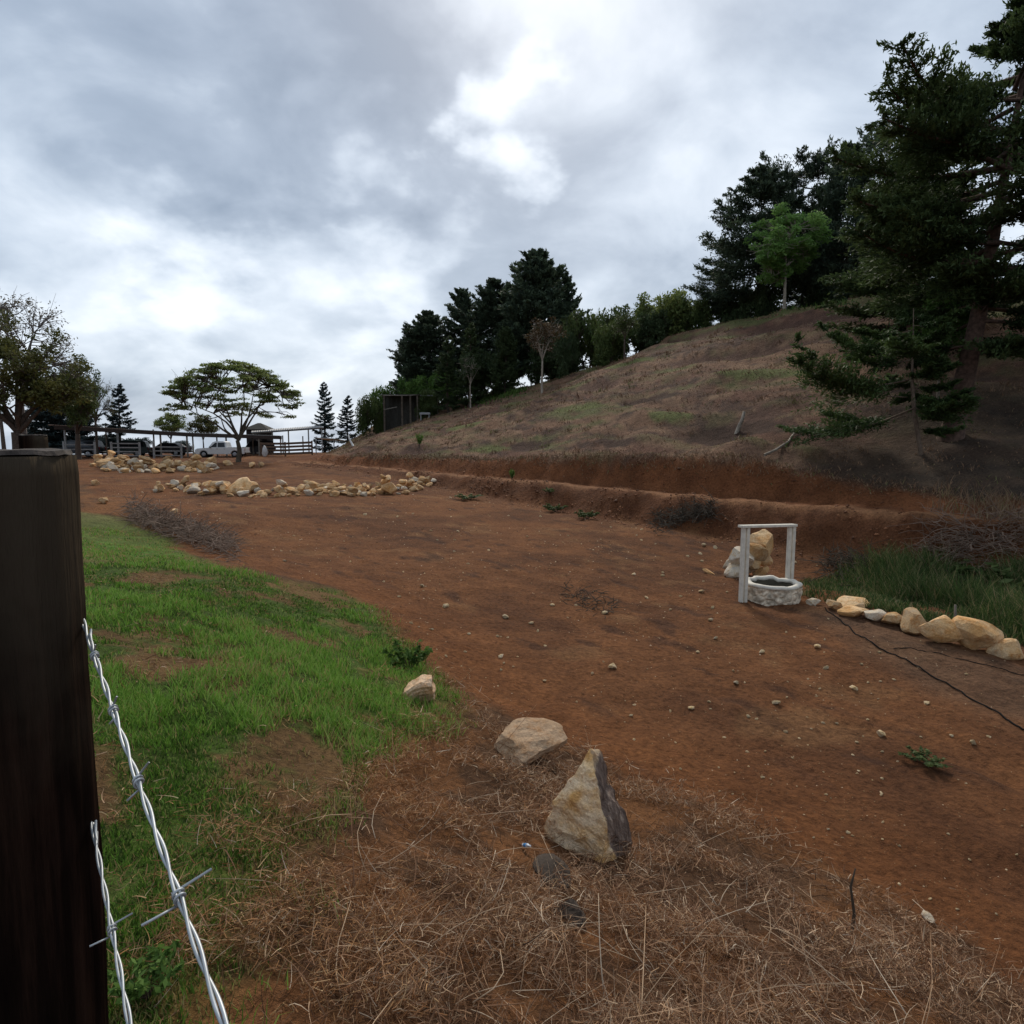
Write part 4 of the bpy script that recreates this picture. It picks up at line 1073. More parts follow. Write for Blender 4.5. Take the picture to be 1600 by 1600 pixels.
M_CYPFAR = leaf_mat('far_cypress_leaf', (.030, .048, .038), (.105, .140, .078), .3)
M_BLUE = leaf_mat('blue_conifer_leaf', (.035, .055, .058), (.065, .095, .090), .2)
M_OLIVE = leaf_mat('olive_leaf', (.050, .062, .018), (.13, .125, .036), .3)
M_ACACIA = leaf_mat('acacia_leaf', (.085, .12, .034), (.20, .235, .075), .45)
M_BRIGHT = leaf_mat('bright_leaf', (.10, .20, .045), (.20, .32, .09), .45)
M_BAMBOO = leaf_mat('hedge_leaf', (.055, .115, .022), (.14, .225, .05), .35)
M_BUSH = leaf_mat('bush_leaf', (.042, .068, .020), (.105, .135, .042), .3)
M_BROWNLEAF = leaf_mat('brown_leaf', (.06, .04, .022), (.13, .085, .04), .2)
def plant(name, label, proto, loc, sxy, sz, mats, cat='tree', rz=0, group=None):
    r = empty(name, loc, rz); r.scale = (sxy, sxy, sz); set_props(r, label, cat, group)
    for nm, me, mt in (('trunk', proto[0], mats[0]), ('crown', proto[1], mats[1])):
        m2 = me
        link(nm, m2, mt, r)
    return r
def spot(u, vb, Y): x = at(u, vb, Y).x; return Vector((x, Y, Hs(x, Y)))
def place(name, label, proto, size, u, vb, Y, vtop, wpx, mats, cat='tree', rz=0, group=None, sink=.1):
    """size=(width, height) of the prototype"""
    p_ = spot(u, vb, Y); top = at(u, vtop, Y).z; hz = max(top - p_.z, .3)
    return plant(name, label, proto, p_ - Vector((0, 0, sink)), px2m(wpx, Y) / size[0], (hz + sink) / size[1], mats, cat, rz, group)

# conifer prototypes (width, height)
cone = lambda h: (1 - h) ** .75
dome = lambda h: (1 - h ** 2.6) * (.72 + .28 * math.sin(h * 3.1))
PA = conifer_proto(1, 10, 3.0, .10, 120, 120, (.27, .085), lambda h: (1 - h) ** .62 * .95 + .05, (-.05, .7), .2)
PB = conifer_proto(2, 10, 3.5, .13, 125, 100, (.29, .095), dome, (.0, .55), .15, sec=9)
PC = conifer_proto(3, 10, 5.0, .20, 80, 105, (.28, .08), lambda h: (1 - h ** 2) * .9 + .1, (.0, .25), .14, hole=.12, sec=9)
PD = conifer_proto(4, 10, 4.2, .25, 62, 105, (.28, .08), lambda h: .55 + .45 * math.sin(h * 3.0), (.05, .28), .14, lean=.04, hole=.15, sec=8)
PE = conifer_proto(5, 10, 2.2, .08, 80, 62, (.36, .12), cone, (-.1, .35), .25, hole=.1)
W6, W68, W10, W84, W44 = 6.0, 6.8, 9.6, 8.0, 4.3
CM = (M_BARK, M_CYPFAR)
# dark cypresses on the ridge, left group
for (pr, w, u, vb, Y, vt, wp, lb, rz) in (
    (PB, W68, 838, 590, 72, 392, 145, 'tallest dark cypress of the group on the ridge', .3),
    (PB, W68, 775, 600, 75, 438, 125, 'dark cypress just left of the tallest one on the ridge', 1.3),
    (PA, W6, 722, 605, 78, 458, 105, 'narrower dark cypress left of centre in the ridge group', 2.1),
    (PB, W68, 668, 612, 80, 488, 112, 'leftmost rounded cypress of the ridge group above the bright hedge', 4.0),
    (PA, W6, 638, 625, 82, 530, 70, 'short dark cypress at the left foot of the ridge group', .9),
    (PA, W6, 880, 580, 74, 432, 80, 'dark cypress just right of the tallest one on the ridge', 3.3)):
    place('cypress_tree', lb, pr, (w, 10), u, vb, Y, vt, wp, CM, rz=rz, group='cypresses on the ridge')
MGREEN = leaf_mat('dull_green_leaf', (.034, .058, .024), (.080, .108, .044), .25)
for (u, vt, wp, lb, rz, Y) in ((735, 505, 60, 'dull green conifer standing before the dark ridge cypresses', 1.0, 66), (700, 525, 55, 'slim dull green conifer behind the hill shelter hedge', 2.0, 67), (790, 515, 58, 'dull green tree between dark cypresses and the pale trunk', 3.1, 65)):
    place('young_conifer', lb, PE if u != 790 else PA, (W44 if u != 790 else W6, 10), u, 605, Y, vt, wp, (M_BARK, MGREEN), rz=rz)
# upper ridge, right group
for (pr, w, u, vb, Y, vt, wp, lb, rz) in (
    (PC, W10, 1185, 455, 58, 268, 195, 'broad layered cypress at the left of the upper ridge', .4),
    (PD, W84, 1255, 455, 60, 250, 140, 'dark cypress behind the bright green tree on the upper ridge', 2.2),
    (PC, W10, 1320, 450, 56, 232, 170, 'tall layered cypress on the crest behind the big tree', 1.2),
    (PD, W84, 1395, 445, 54, 215, 150, 'dark cypress on the crest hidden behind the big tree crown', 4.1),
    (PB, W68, 1290, 455, 62, 330, 90, 'lower dark cypress filling the crest behind the bright tree', 2.2),
    (PA, W6, 1360, 452, 50, 330, 110, 'dense dark cypress low on the crest beside the big tree', 0.2),
    (PD, W84, 1112, 470, 60, 425, 62, 'small dark conifer at the left end of the upper ridge', 5.0)):
    place('cypress_tree', lb, pr, (w, 10), u, vb, Y, vt, wp, CM, rz=rz, group='cypresses on the ridge')

# the big near cypresses on the right
big_prof = lambda h: (.72 + .28 * math.sin(h * 4.2 - .6)) * (1 if h < .62 else max(.05, (1 - h) / .38) ** .85)
def lopside(az, h): return 1.0 + .22 * max(0, math.cos(az - math.pi)) * (1 if .35 < h < .95 else .3)
PM = conifer_proto(7, 15.0, 4.7, .22, 66, 155, (.20, .060), big_prof, (.0, .28), .12, lean=.135, sides=16, stems=1, tr=.026, azb=lopside, sec=20, hole=.04, sprd=.12)
M_BIGM = (M_BARK_RED, M_CYP)
pM = spot(1482, 692, 23.2)
plant('big_cypress', 'huge dark cypress with thick reddish trunk on the right slope', PM, pM - Vector((0, 0, .25)), 1.0, 1.0, M_BIGM, rz=.0)
PM2 = conifer_proto(8, 15, 4.6, .34, 64, 82, (.24, .075), big_prof, (-.05, .35), .2, lean=-.02, sides=12, stems=1, tr=.022, sec=14, hole=.05, sprd=.14)
PM3 = conifer_proto(12, 13, 4.4, .10, 80, 78, (.25, .085), lambda h: (1 - h ** 2.2) * .85 + .12, (.0, .35), .14, sides=12, tr=.02, sec=16, sprd=.14)
p3 = spot(1425, 560, 33)
plant('big_cypress', 'broad dark cypress on the slope behind the slender leaning one', PM3, p3 - Vector((0, 0, .3)), 1.0, (at(1425, 205, 33).z - p3.z) / 13, (M_BARK_RED, M_CYP), rz=.7)
p2 = spot(1690, 640, 27.5)
plant('big_cypress', 'second big cypress reaching in at the upper right edge', PM2, p2 - Vector((0, 0, .2)), 1.0, 1.05, M_BIGM, rz=1.0)
# slender leaning neighbour with low boughs towards the left
def left_boughs(az, h): return 1.0 + .9 * max(0, math.cos(az - math.pi)) * (1 if h < .75 else .4) - .45 * max(0, math.cos(az))
PS = conifer_proto(9, 5.2, 2.6, .24, 24, 230, (.18, .05), lambda h: .95 - .25 * h, (-.12, .25), .18, lean=-.11, sides=9, stems=2, tr=.013, azb=left_boughs, sec=14, sprd=.14)
pS = spot(1437, 690, 22.6)
plant('slender_cypress', 'slender leaning cypress with low boughs left of the huge one', PS, pS - Vector((0, 0, .2)), 1.0, 1.0, (simple('brown_bark', (.15, .11, .08), .95, var=.4, scale=12), leaf_mat('low_bough_leaf', (.022, .044, .016), (.080, .125, .038), .3)))

def ball(seed, n, c, r3, shell=.5):
    r = np.random.default_rng(seed); g = r.normal(0, 1, (n, 3)); g /= np.linalg.norm(g, axis=1)[:, None]
    g *= (shell + (1 - shell) * r.uniform(0, 1, (n, 1))) ; return np.array(c) + g * np.array(r3)
# light green young broadleaf beneath the big cypress
PY = leafy_proto(21, 4, 2.2, ball(3, 60, (0, 0, 3.3), (1.3, 1.3, 1.2)), .30, 80, (.16, .08), 6, .05)
p_ = spot(1462, 665, 24.6); plant('young_tree', 'light green young tree glimpsed between the two cypress trunks', PY, p_, .85, 1.05, (M_BARK_PALE, M_BRIGHT))

# bright green tree with pale trunk on the upper ridge
PBG = leafy_proto(22, 7, 3.2, np.vstack([ball(4, 70, (0, 0, 5.3), (2.9, 2.6, 1.6)), ball(5, 26, (-1.7, 0, 3.9), (1.3, 1.2, 1.1)), ball(15, 22, (1.6, 0, 4.2), (1.2, 1, 1.0)), ball(16, 14, (-.6, .5, 2.8), (1.2, 1, .7))]), .55, 95, (.24, .11), 9, .10, .55, rtwig=.02)
place('bright_green_tree', 'light green leafy tree with pale trunk before the ridge cypresses', PBG, (6.4, 7.0), 1226, 466, 52, 326, 135, (M_BARK_PALE, M_BRIGHT), rz=.6)
# pale leafless-looking tree and small trees along the crest
PW = leafy_proto(23, 6, 2.6, ball(6, 46, (0.2, 0, 4.6), (1.8, 1.6, 1.5), .3), .45, 42, (.20, .09), 7, .09, .8, rtwig=.018)
place('pale_trunk_tree', 'small brownish tree with a white trunk on the brow of the hill', PW, (4.2, 6.3), 847, 588, 56, 488, 72, (M_BARK_PALE, M_BROWNLEAF), rz=.3)
place('pale_trunk_tree', 'small pale stemmed tree beside the green weeds left on the brow', PW, (4.2, 6.3), 735, 612, 64, 545, 45, (M_BARK_PALE, MGREEN), rz=2.3)
place('dark_small_tree', 'small dark spreading tree alone on the upper brow', PW, (4.2, 6.3), 976, 545, 56, 482, 62, (M_BARK, M_BUSH), rz=1.3)
PBU = leafy_proto(24, 3, .8, np.vstack([ball(7, 70, (0, 0, 2.0), (2.2, 1.8, 1.3), .35), ball(8, 22, (-1.3, 0, 1.3), (1, 1, .9)), ball(9, 22, (1.4, 0, 1.4), (1, 1, .9))]), .50, 80, (.22, .10), 7, .07, .8)
for (u, vb, Y, vt, wp, mt, lb, rz) in (
    (912, 560, 66, 466, 105, M_BUSH, 'dark leafy tree right of the ridge cypress group', .2), (945, 545, 70, 458, 95, M_BUSH, 'leafy tree between cypress group and pale feathery trees', 1.4),
    (1035, 505, 62, 432, 125, M_ACACIA, 'pale green feathery tree on the skyline', 2.4), (995, 520, 63, 455, 95, M_BUSH, 'dark bush left of the feathery skyline tree', 3.0),
    (885, 570, 64, 500, 60, MGREEN, 'low green tree at the foot of the ridge cypresses', 4.4), (1065, 492, 64, 440, 50, M_BUSH, 'dark bush right of the feathery skyline tree', 5.2),
    (955, 545, 60, 490, 75, M_BUSH, 'low bush filling the crest beside the small dark tree', .7), (1018, 512, 60, 470, 80, MGREEN, 'low bush under the pale feathery tree', 1.7), (1085, 488, 60, 448, 70, M_BUSH, 'rounded bush left of the upper ridge cypresses', 2.7), (860, 575, 68, 505, 90, MGREEN, 'green tree under the tallest ridge cypress', 3.2), (760, 600, 68, 530, 80, MGREEN, 'green tree low in the gap of the ridge cypresses', .2), (1140, 478, 60, 430, 80, MGREEN, 'dark bush below the tips of the layered cypress', 4.2),
    (1185, 465, 57, 415, 80, MGREEN, 'low dark bush at the foot of the layered cypress', 2.8), (1300, 462, 56, 400, 110, MGREEN, 'wide dark bush right of the bright green tree', 1.1)):
    place('bushy_tree', lb, PBU, (5.6, 3.7), u, vb, Y, vt, wp, (M_BARK, mt), rz=rz, group='leafy trees along the skyline', sink=1.1)
# bright hedge-like clump by the hill shelter
for (u, vb, Y, vt, wp, mt, lb, rz) in (
    (578, 670, 68, 603, 52, M_BUSH, 'dark green bush at the left foot of the hill by the shelter', .5), (600, 655, 72, 585, 66, M_BAMBOO, 'bright green shrub over the left of the hill shelter', 1.5),
    (645, 640, 73, 570, 72, M_BAMBOO, 'bright green shrub directly behind the hill shelter', 2.6), (692, 625, 72, 566, 64, M_BAMBOO, 'bright green shrub right of the hill shelter', 3.6), (668, 630, 69, 596, 50, M_BUSH, 'low dark bush under the bright shrubs by the shelter', 3.9)):
    place('shrub', lb, PBU, (5.6, 3.7), u, vb, Y, vt, wp, (M_BARK, mt), 'shrub', rz, 'shrubs around the hill shelter', .9)
# pines behind the yard
place('pine_tree', 'tall bluish pine behind the yard left of the hill', PE, (W44, 10), 508, 690, 88, 598, 50, (M_BARK, M_BLUE), rz=.4)
place('pine_tree', 'shorter bluish pine just right of the tall one behind the yard', PE, (W44, 10), 544, 690, 86, 618, 42, (M_BARK, M_BLUE), rz=2.0)

# umbrella tree in the yard: flat layered crown on spreading limbs
def umbrella():
    r = np.random.default_rng(31); C = []
    for i in range(150):
        a = r.uniform(0, 6.283); q = math.sqrt(r.uniform(0, 1)); R_ = 4.7
        z = 7.3 - 2.4 * q ** 2.2 + r.normal(0, .16)
        C.append((math.cos(a) * q * R_, math.sin(a) * q * R_ * .85, z))
    for i in range(45):
        a = r.uniform(0, 6.283); q = r.uniform(.5, 1.0); C.append((math.cos(a) * q * 4.9, math.sin(a) * q * 4, 4.7 - .9 * q + r.uniform(-.5, .9)))
    return leafy_proto(32, 7.7, 1.7, C, .60, 75, (.26, .10), 9, .17, .20, (.15, 0), .026, wig=.7, leafflat=.4)
PU = umbrella(); pu = G(372, 722)
ht = at(372, 560, pu.y).z - pu.z
plant('umbrella_tree', 'flat topped spreading umbrella tree standing alone in front of the yard', PU, pu - Vector((0, 0, .1)), px2m(198, pu.y) / 9.8, ht / 7.6, (simple('mossy_bark', (.085, .070, .05), .95, var=.4, scale=8, bump=.6), M_ACACIA), rz=.8)
PG = leafy_proto(33, 5, 1.8, ball(17, 60, (0, 0, 3.6), (2.6, 2.4, 1.2), .4), .55, 75, (.24, .11), 7, .10, .55)
place('small_tree', 'pale thin crowned tree behind the carport roof', PG, (6.0, 5.0), 268, 700, 84, 643, 66, (M_BARK, M_ACACIA), rz=.5, group='small trees behind the carport')
place('small_tree', 'round dark green tree behind the silver pickup', PG, (6.0, 5.0), 318, 700, 82, 648, 62, (M_BARK, M_OLIVE), rz=1.9, group='small trees behind the carport')

# big trees at the left edge
def left_tree():
    C = np.vstack([ball(41, 120, (0, 0, 6.2), (4.8, 4, 2.6), .3), ball(42, 40, (2.6, 0, 4.6), (2.8, 2.5, 1.4), .3), ball(43, 30, (-2, 0, 4.3), (2.5, 2.5, 1.3), .3)])
    return leafy_proto(44, 9, 2.3, C, .62, 90, (.24, .11), 12, .36, .7, (.2, 0), .03, wig=.3)
PL = left_tree()
YL = 46; pl_ = spot(25, 700, YL); top = at(25, 500, YL).z
plant('broadleaf_tree', 'big dark leafy tree with a stout trunk at the left edge', PL, pl_ - Vector((0, 0, .1)), px2m(225, YL) / 10.0, (top - pl_.z) / 8.7, (M_BARK, M_OLIVE), rz=.2)
PT = leafy_proto(45, 12, 5.0, np.vstack([ball(46, 100, (0, 0, 9.3), (3.6, 3, 2.6), .25), ball(47, 30, (2.8, 0, 7.2), (1.6, 1.6, 1.5), .2)]), .60, 20, (.20, .08), 11, .20, .8, (.3, 0), .02, wig=.4)
YT = 50; pt_ = spot(35, 700, YT)
plant('thin_tree', 'tall tree with thin twiggy crown rising above the leafy tree at left', PT, pt_ - Vector((0, 0, .1)), px2m(160, YT) / 7.4, (at(30, 428, YT).z - pt_.z) / 12.2, (simple('grey_bark', (.16, .14, .13), .9), simple('x', (.1, .1, .1)) if False else leaf_mat('thin_leaf', (.07, .065, .045), (.13, .11, .07), .25)), rz=.4)
place('broadleaf_tree', 'mid green tree between the big left tree and the blue conifer', PL, (10, 8.7), 122, 700, 60, 560, 105, (M_BARK, M_BUSH), rz=2.2)
place('broadleaf_tree', 'sparse olive tree right of the big left tree', PT, (7.4, 12.2), 150, 700, 64, 575, 70, (M_BARK, M_OLIVE), rz=1.2)
place('blue_conifer', 'dense dark bluish conifer behind the carport at left', PB, (W68, 10), 100, 700, 74, 592, 110, (M_BARK, M_BLUE), rz=.5)
place('blue_conifer', 'dark bluish conifer with drooping boughs above the carport roof', PE, (W44, 10), 190, 700, 76, 600, 62, (M_BARK, M_BLUE), rz=1.7)
p_ = spot(5, 700, 44); set_props(tube('bare_trunk', [p_, p_ + Vector((.05, 0, 1.5)), p_ + Vector((0, 0, 3.5))], [.16, .13, .10], M_BARK, sides=9), 'slim bare trunk at the extreme left edge', 'tree trunk')

# ------------------------------------------------------------------ small plants on field, banks and hill
def weed_proto(seed, n, h, r0, leaf):
    r = np.random.default_rng(seed); T = Tubes(); C = []
    for i in range(n):
        a = r.uniform(0, 6.283); l = h * r.uniform(.5, 1.1); q = r.uniform(.2, 1) * r0
        pts = [np.array([0, 0, -.02]), np.array([math.cos(a) * q * .4, math.sin(a) * q * .4, l * .55]), np.array([math.cos(a) * q, math.sin(a) * q, l])]
        T.add(pts, [.012 * h, .009 * h, .004 * h], 4, cap=False)
        for t in np.linspace(.25, 1, 9): C.append(pts[1] * (1 - t) * .9 + pts[2] * t)
    C = np.repeat(np.array(C), 3, 0) + r.normal(0, .05 * h, (len(C) * 3, 3)); C[:, 2] = np.abs(C[:, 2])
    k = len(C); V, Q, t = leaves_from(C, r.normal(0, 1, (k, 3)) + [0, 0, .4], leaf[0] * r.uniform(.6, 1.3, k), leaf[1] * r.uniform(.6, 1.3, k), r.uniform(0, 1, k), r, .8)
    return T.mesh('stem'), np_mesh('foliage', V, Q, attrs={'tint': t})
WD = weed_proto(51, 12, 1.0, .45, (.22, .08)); WD2 = weed_proto(52, 16, 1.0, .9, (.26, .11))
for (pr, u, v, h, w, mt, lb) in (
    (WD2, 640, 1048, 46, 52, M_BAMBOO, 'leafy green weed standing up behind the half buried rock'), (WD, 800, 752, 18, 16, M_BAMBOO, 'small round green shrub on the narrow path'),
    (WD, 655, 701, 22, 20, M_BAMBOO, 'small green shrub on the lower hillside near the shelter'), (WD2, 868, 800, 12, 26, M_BUSH, 'low grey green weed at the foot of the red bank'),
    (WD2, 918, 811, 13, 26, M_BUSH, 'larger low weed at the foot of the red bank'), (WD2, 732, 781, 9, 30, M_BUSH, 'flat weed at the far corner of the field'),
    (WD2, 1448, 1195, 18, 46, M_BUSH, 'flat green weed on the soil at the lower right'), (WD2, 858, 771, 9, 16, M_BUSH, 'tiny weed high on the red bank'),
    (WD2, 232, 1560, 70, 80, M_BAMBOO, 'broad leaved weed beside the barbed wires'), (WD2, 890, 585, 14, 10, M_BUSH, 'small dark weed on the hillside below the brow'),
    (WD2, 1600, 940, 60, 90, M_BUSH, 'bushy green plant in the ditch at the right edge'), (WD2, 1470, 905, 34, 70, M_BUSH, 'dark bushy plant at the back of the ditch')):
    p_ = G(u, v); r_ = empty('weed', p_, random.uniform(0, 6)); hz = px2m(h, p_.y); r_.scale = (px2m(w, p_.y) / 1.1,) * 2 + (hz,)
    set_props(r_, lb, 'plant', 'weeds on soil and slopes')
    for nm, me, m_ in (('stem', pr[0], M_BARK), ('foliage', pr[1], mt)):
        m2 = me
        link(nm, m2, m_, r_)
M_FERN = strand_mat('creeper', [(0, (.03, .055, .012)), (1, (.10, .16, .035))], .25)
def creeper():
    parts = []
    for (u0, v0, u1, v1, n) in ((728, 632, 822, 606, 1500), (1000, 535, 1080, 500, 900), (1080, 490, 1320, 470, 1600)):
        t = rng.uniform(0, 1, n); us = u0 + (u1 - u0) * t + rng.normal(0, 3, n); vs = v0 + (v1 - v0) * t + rng.normal(0, 3.5, n)
        P = ground_many(us, vs); P = P[P[:, 1] < 90]
        parts.append(blades(P, rng.uniform(.15, .4, len(P)), rng.uniform(.08, .16, len(P)), np.full(len(P), .7), rng.uniform(0, 1, len(P))))
    stuff('creeper', 'low green creeper spreading along the brow of the hill', 'ground cover', parts, M_FERN)
creeper()

# dry brush heaps: tangled bare stems
def brush(u0, v0, u1, v1, n, L, hgt, label, spread, mat, seed):
    r = np.random.default_rng(seed); t = r.uniform(0, 1, n)
    P = ground_many(u0 + (u1 - u0) * t, v0 + (v1 - v0) * t + r.normal(0, spread, n))
    T = Tubes(); b = P.mean(0)
    for p_ in P:
        a = r.uniform(0, 6.283); e = r.normal(.25, .35); l = L * r.uniform(.4, 1.1); d = np.array([math.cos(a) * math.cos(e), math.sin(a) * math.cos(e), math.sin(e)])
        q = p_ + [0, 0, r.uniform(0, hgt)]; k = r.normal(0, .25, 3); rr = .0011 * p_[1] ** .8 * r.uniform(.5, 1.2)
        T.add([q - b, q + (d * .5 + k * .25) * l - b, q + (d + k - [0, 0, .2]) * l - b], [rr, rr * .8, rr * .4], 4, cap=False)
    ob = link('brush_heap', T.mesh('brush_heap'), mat); ob.location = b; set_props(ob, label, 'brush heap', None, 'stuff')
M_BRUSH = simple('dead_brush', (.19, .13, .095), .95, var=.5, scale=3); M_BRUSHD = simple('dark_brush', (.060, .046, .032), .95, var=.5, scale=3)
brush(205, 806, 368, 866, 1700, .5, .38, 'long heap of dry brown brush along the far edge of the grass', 8, M_BRUSH, 61)
brush(1020, 822, 1118, 800, 420, .7, .25, 'dark heap of cuttings against the foot of the red bank', 8, M_BRUSHD, 62)
brush(880, 930, 960, 950, 130, .3, .03, 'flat patch of dead stalks in the middle of the field', 10, M_BRUSHD, 63)
brush(690, 640, 760, 655, 60, .5, .1, 'thin scrap of dry cuttings on the hillside near the shelter', 4, M_BRUSH, 64)
brush(1290, 890, 1400, 905, 500, .8, .35, 'dark tangle of dead weeds behind the well at the ditch', 10, M_BRUSHD, 65)
brush(1440, 880, 1600, 850, 420, 1.0, .5, 'tall straggly brown brush on the bank at the right edge', 22, M_BRUSH, 66)
def log(name, label, pix, Y, rad, mat):
    P = [at(u, v, Y + dy) for u, v, dy in pix]; rr = np.linspace(rad, rad * .6, len(P)); set_props(tube(name, P, rr, mat, sides=8), label, 'log')
g_ = G(1156, 672); log('dead_stump', 'pale bent dead stump sticking up on the hillside', [(1150, 680, .1), (1155, 666, 0), (1160, 655, 0), (1163, 643, 0)], g_.y - .1, .11, M_BARK_PALE)
g_ = G(1205, 712); log('fallen_branch', 'pale fallen branch lying below the low cypress boughs', [(1194, 711, -.1), (1212, 703, 0), (1232, 690, .9), (1246, 668, 1.6)], g_.y, .06, M_BARK_PALE)
g_ = G(551, 697); log('white_pole', 'short white pole leaning on the slope near the yard', [(552, 697, 0), (547, 688, 0), (544, 680, 0)], g_.y, .10, simple('white_pole', (.6, .58, .55), .7))
p_ = G(300, 826); log('yellow_stick', 'yellow stick lying on the soil beside the brush heap', [(318, 822, .0), (327, 826, .0), (338, 831, .0)], G(328, 828).y - .02, .045, simple('yellow_stick', (.42, .27, .10), .8))
p_ = G(1330, 1460); r0 = Tubes()
set_props(tube('dead_stalk', [p_ + Vector((0, 0, -.05)), p_ + Vector((.01, 0, .14)), p_ + Vector((-.01, .02, .30)), p_ + Vector((.012, .02, .42))], [.011, .009, .007, .004], M_BRUSHD, sides=6), 'dark dead stalk standing upright in the dry grass at lower right', 'stalk')

# ------------------------------------------------------------------ yard: carport, rail fences, vehicles, sheds
M_WOODW = simple('whitewashed_wood', (.27, .27, .265), .8, var=.3, scale=5)
M_WOODB = simple('brown_boards', (.11, .068, .045), .9, var=.4, scale=4)
M_WOODG = simple('grey_timber', (.20, .175, .145), .9, var=.4, scale=5)
M_DARKB = simple('dark_fascia', (.055, .042, .036), .95)
M_TIN = simple('weathered_tin', (.15, .15, .15), .5, metal=.4, var=.3, scale=2)
M_TINR = simple('rusty_tin', (.20, .13, .10), .6, metal=.3, var=.4, scale=2)
M_DARKSHEET = simple('inside_shade_and_roof', (.045, .042, .034), .95)  # dark tone for the shelter's shaded inside; the roofs share it
def corrugated(name, a, b, depth, drop, mat, parent, o, waves):
    """sheet roof from a to b (ridge edge), running back by `depth` and down by `drop`"""
    a = np.array(a); b = np.array(b); n = waves * 4; d = (b - a); L = np.linalg.norm(d); s_ = d / L; back = np.array([-s_[1], s_[0], 0]) * (1 if -s_[1] * 0 + s_[0] > 0 else -1)
    V = []
    for lay in (0, -.025):
        for k in range(n + 1):
            z = .025 * math.sin(k / 4 * 2 * math.pi); p0 = a + d * (k / n)
            V += [p0 + [0, 0, z + lay] - o, p0 + back * depth + [0, 0, z - drop + lay] - o]
    m = 2 * (n + 1); Q = []
    for k in range(n):
        Q.append((2 * k, 2 * k + 2, 2 * k + 3, 2 * k + 1)); Q.append((m + 2 * k, m + 2 * k + 1, m + 2 * k + 3, m + 2 * k + 2))
        Q.append((2 * k, m + 2 * k, m + 2 * k + 2, 2 * k + 2)); Q.append((2 * k + 1, 2 * k + 3, m + 2 * k + 3, m + 2 * k + 1))
    return link(name, np_mesh(name, np.array(V), np.array(Q)), mat, parent)
def yard():
    # line of the white rail fence, receding to the right
    def fl(u): Y = np.interp(u, [90, 310], [60, 67]); x = at(u, 700, Y).x; return Vector((x, Y, Hs(x, Y)))
    # carport
    A = at(84, 664, 61.5); B = at(300, 676.5, 69.5); C = at(440, 681, 76)
    o = Vector((A.x, A.y, Hs(A.x, A.y))); r = empty('carport', o); set_props(r, 'long low carport with thin rusty tin roof over the parked cars', 'carport')
    o_ = np.array(o)
    corrugated('roof_sheet', A, A.lerp(B, .5), 5.0, -.1, M_TINR, r, o_, 30); corrugated('roof_sheet', A.lerp(B, .5), B, 5.0, -.1, M_TIN, r, o_, 30); corrugated('roof_sheet', B, C, 5.0, -.1, M_TIN, r, o_, 34)
    for (u, P0, P1, f, mt) in ((97, A, B, .06, M_WOODW), (172, A, B, .42, M_WOODW), (240, A, B, .74, M_WOODG), (283, A, B, .95, M_WOODG), (345, B, C, .35, M_WOODG), (398, B, C, .72, M_WOODG), (436, B, C, .98, M_WOODG)):
        p_ = P0.lerp(P1, f) + Vector((0, .15, 0)); g = Hs(p_.x, p_.y); beam('post', p_ - o - Vector((0, 0, .05)), Vector((p_.x, p_.y, g - .1)) - o, .14, .14, mt, r)
        q = p_ + Vector((1.2, 4.4, 0)); g = Hs(q.x, q.y); beam('post', q - o, Vector((q.x, q.y, g - .1)) - o, .12, .12, M_WOODG, r)
    beam('fascia', A - o + Vector((0, .02, -.22)), B - o + Vector((0, .02, -.22)), .06, .38, M_DARKB, r); beam('fascia', B - o + Vector((0, .02, -.22)), C - o + Vector((0, .02, -.22)), .06, .38, M_DARKB, r)
    # rail fence panels
    for i, (ua, ub, rails, lb) in enumerate(((100, 148, (.35, .85, 1.30), 'white rail fence panel at the left end under the carport'), (174, 218, (.25, .65, 1.05, 1.45), 'white rail gate in the middle of the carport front'), (240, 283, (.3, .75, 1.15), 'dark white rail fence panel left of the silver pickup'))):
        a = fl(ua); b = fl(ub); r2 = empty('rail_fence', a); set_props(r2, lb, 'fence', 'rail fence panels before the parked cars')
        for p_ in (a, b): beam('post', Vector((0, 0, -.15)) + p_ - a, Vector((0, 0, 1.6)) + p_ - a, .15, .15, M_WOODW, r2)
        for h in rails: beam('rail', Vector((.05, -.09, h)), b - a + Vector((-.05, -.09, h)), .045, .11, M_WOODW, r2)
    for u, lb in ((302, 'low pale post right of the dark rail panel beside the pickup'),):
        p_ = fl(u); set_props(tube('gate_post', [p_ - Vector((0, 0, .1)), p_ + Vector((0, 0, 1.5))], [.09, .085], M_WOODG, sides=9), lb, 'post')
    # brown board fence right of the pickup
    fp = [at(u, 712, Y) for u, Y in ((408, 72), (446, 71), (488, 70))]; fp = [Vector((p_.x, p_.y, Hs(p_.x, p_.y))) for p_ in fp]
    r3 = empty('board_fence', fp[0]); set_props(r3, 'brown board fence closing the yard below the shed roof', 'fence')
    for p_ in fp: beam('post', p_ - fp[0] - Vector((0, 0, .2)), p_ - fp[0] + Vector((0, 0, 1.55)), .14, .14, M_WOODB, r3)
    for a, b in zip(fp, fp[1:]):
        for h in (.25, .62, 1.0, 1.36): beam('board', a - fp[0] + Vector((0, -.1, h)), b - fp[0] + Vector((0, -.1, h)), .04, .24, M_WOODB, r3)
    # open shed behind it
    A = at(392, 676, 79); B = at(505, 668, 82); o = Vector((A.x, A.y, Hs(A.x, A.y))); r4 = empty('open_shed', o); set_props(r4, 'open sided shed with grey tin roof right of the umbrella tree', 'shed')
    corrugated('roof_sheet', A, B, 4.5, -.35, M_TIN, r4, np.array(o), 40)
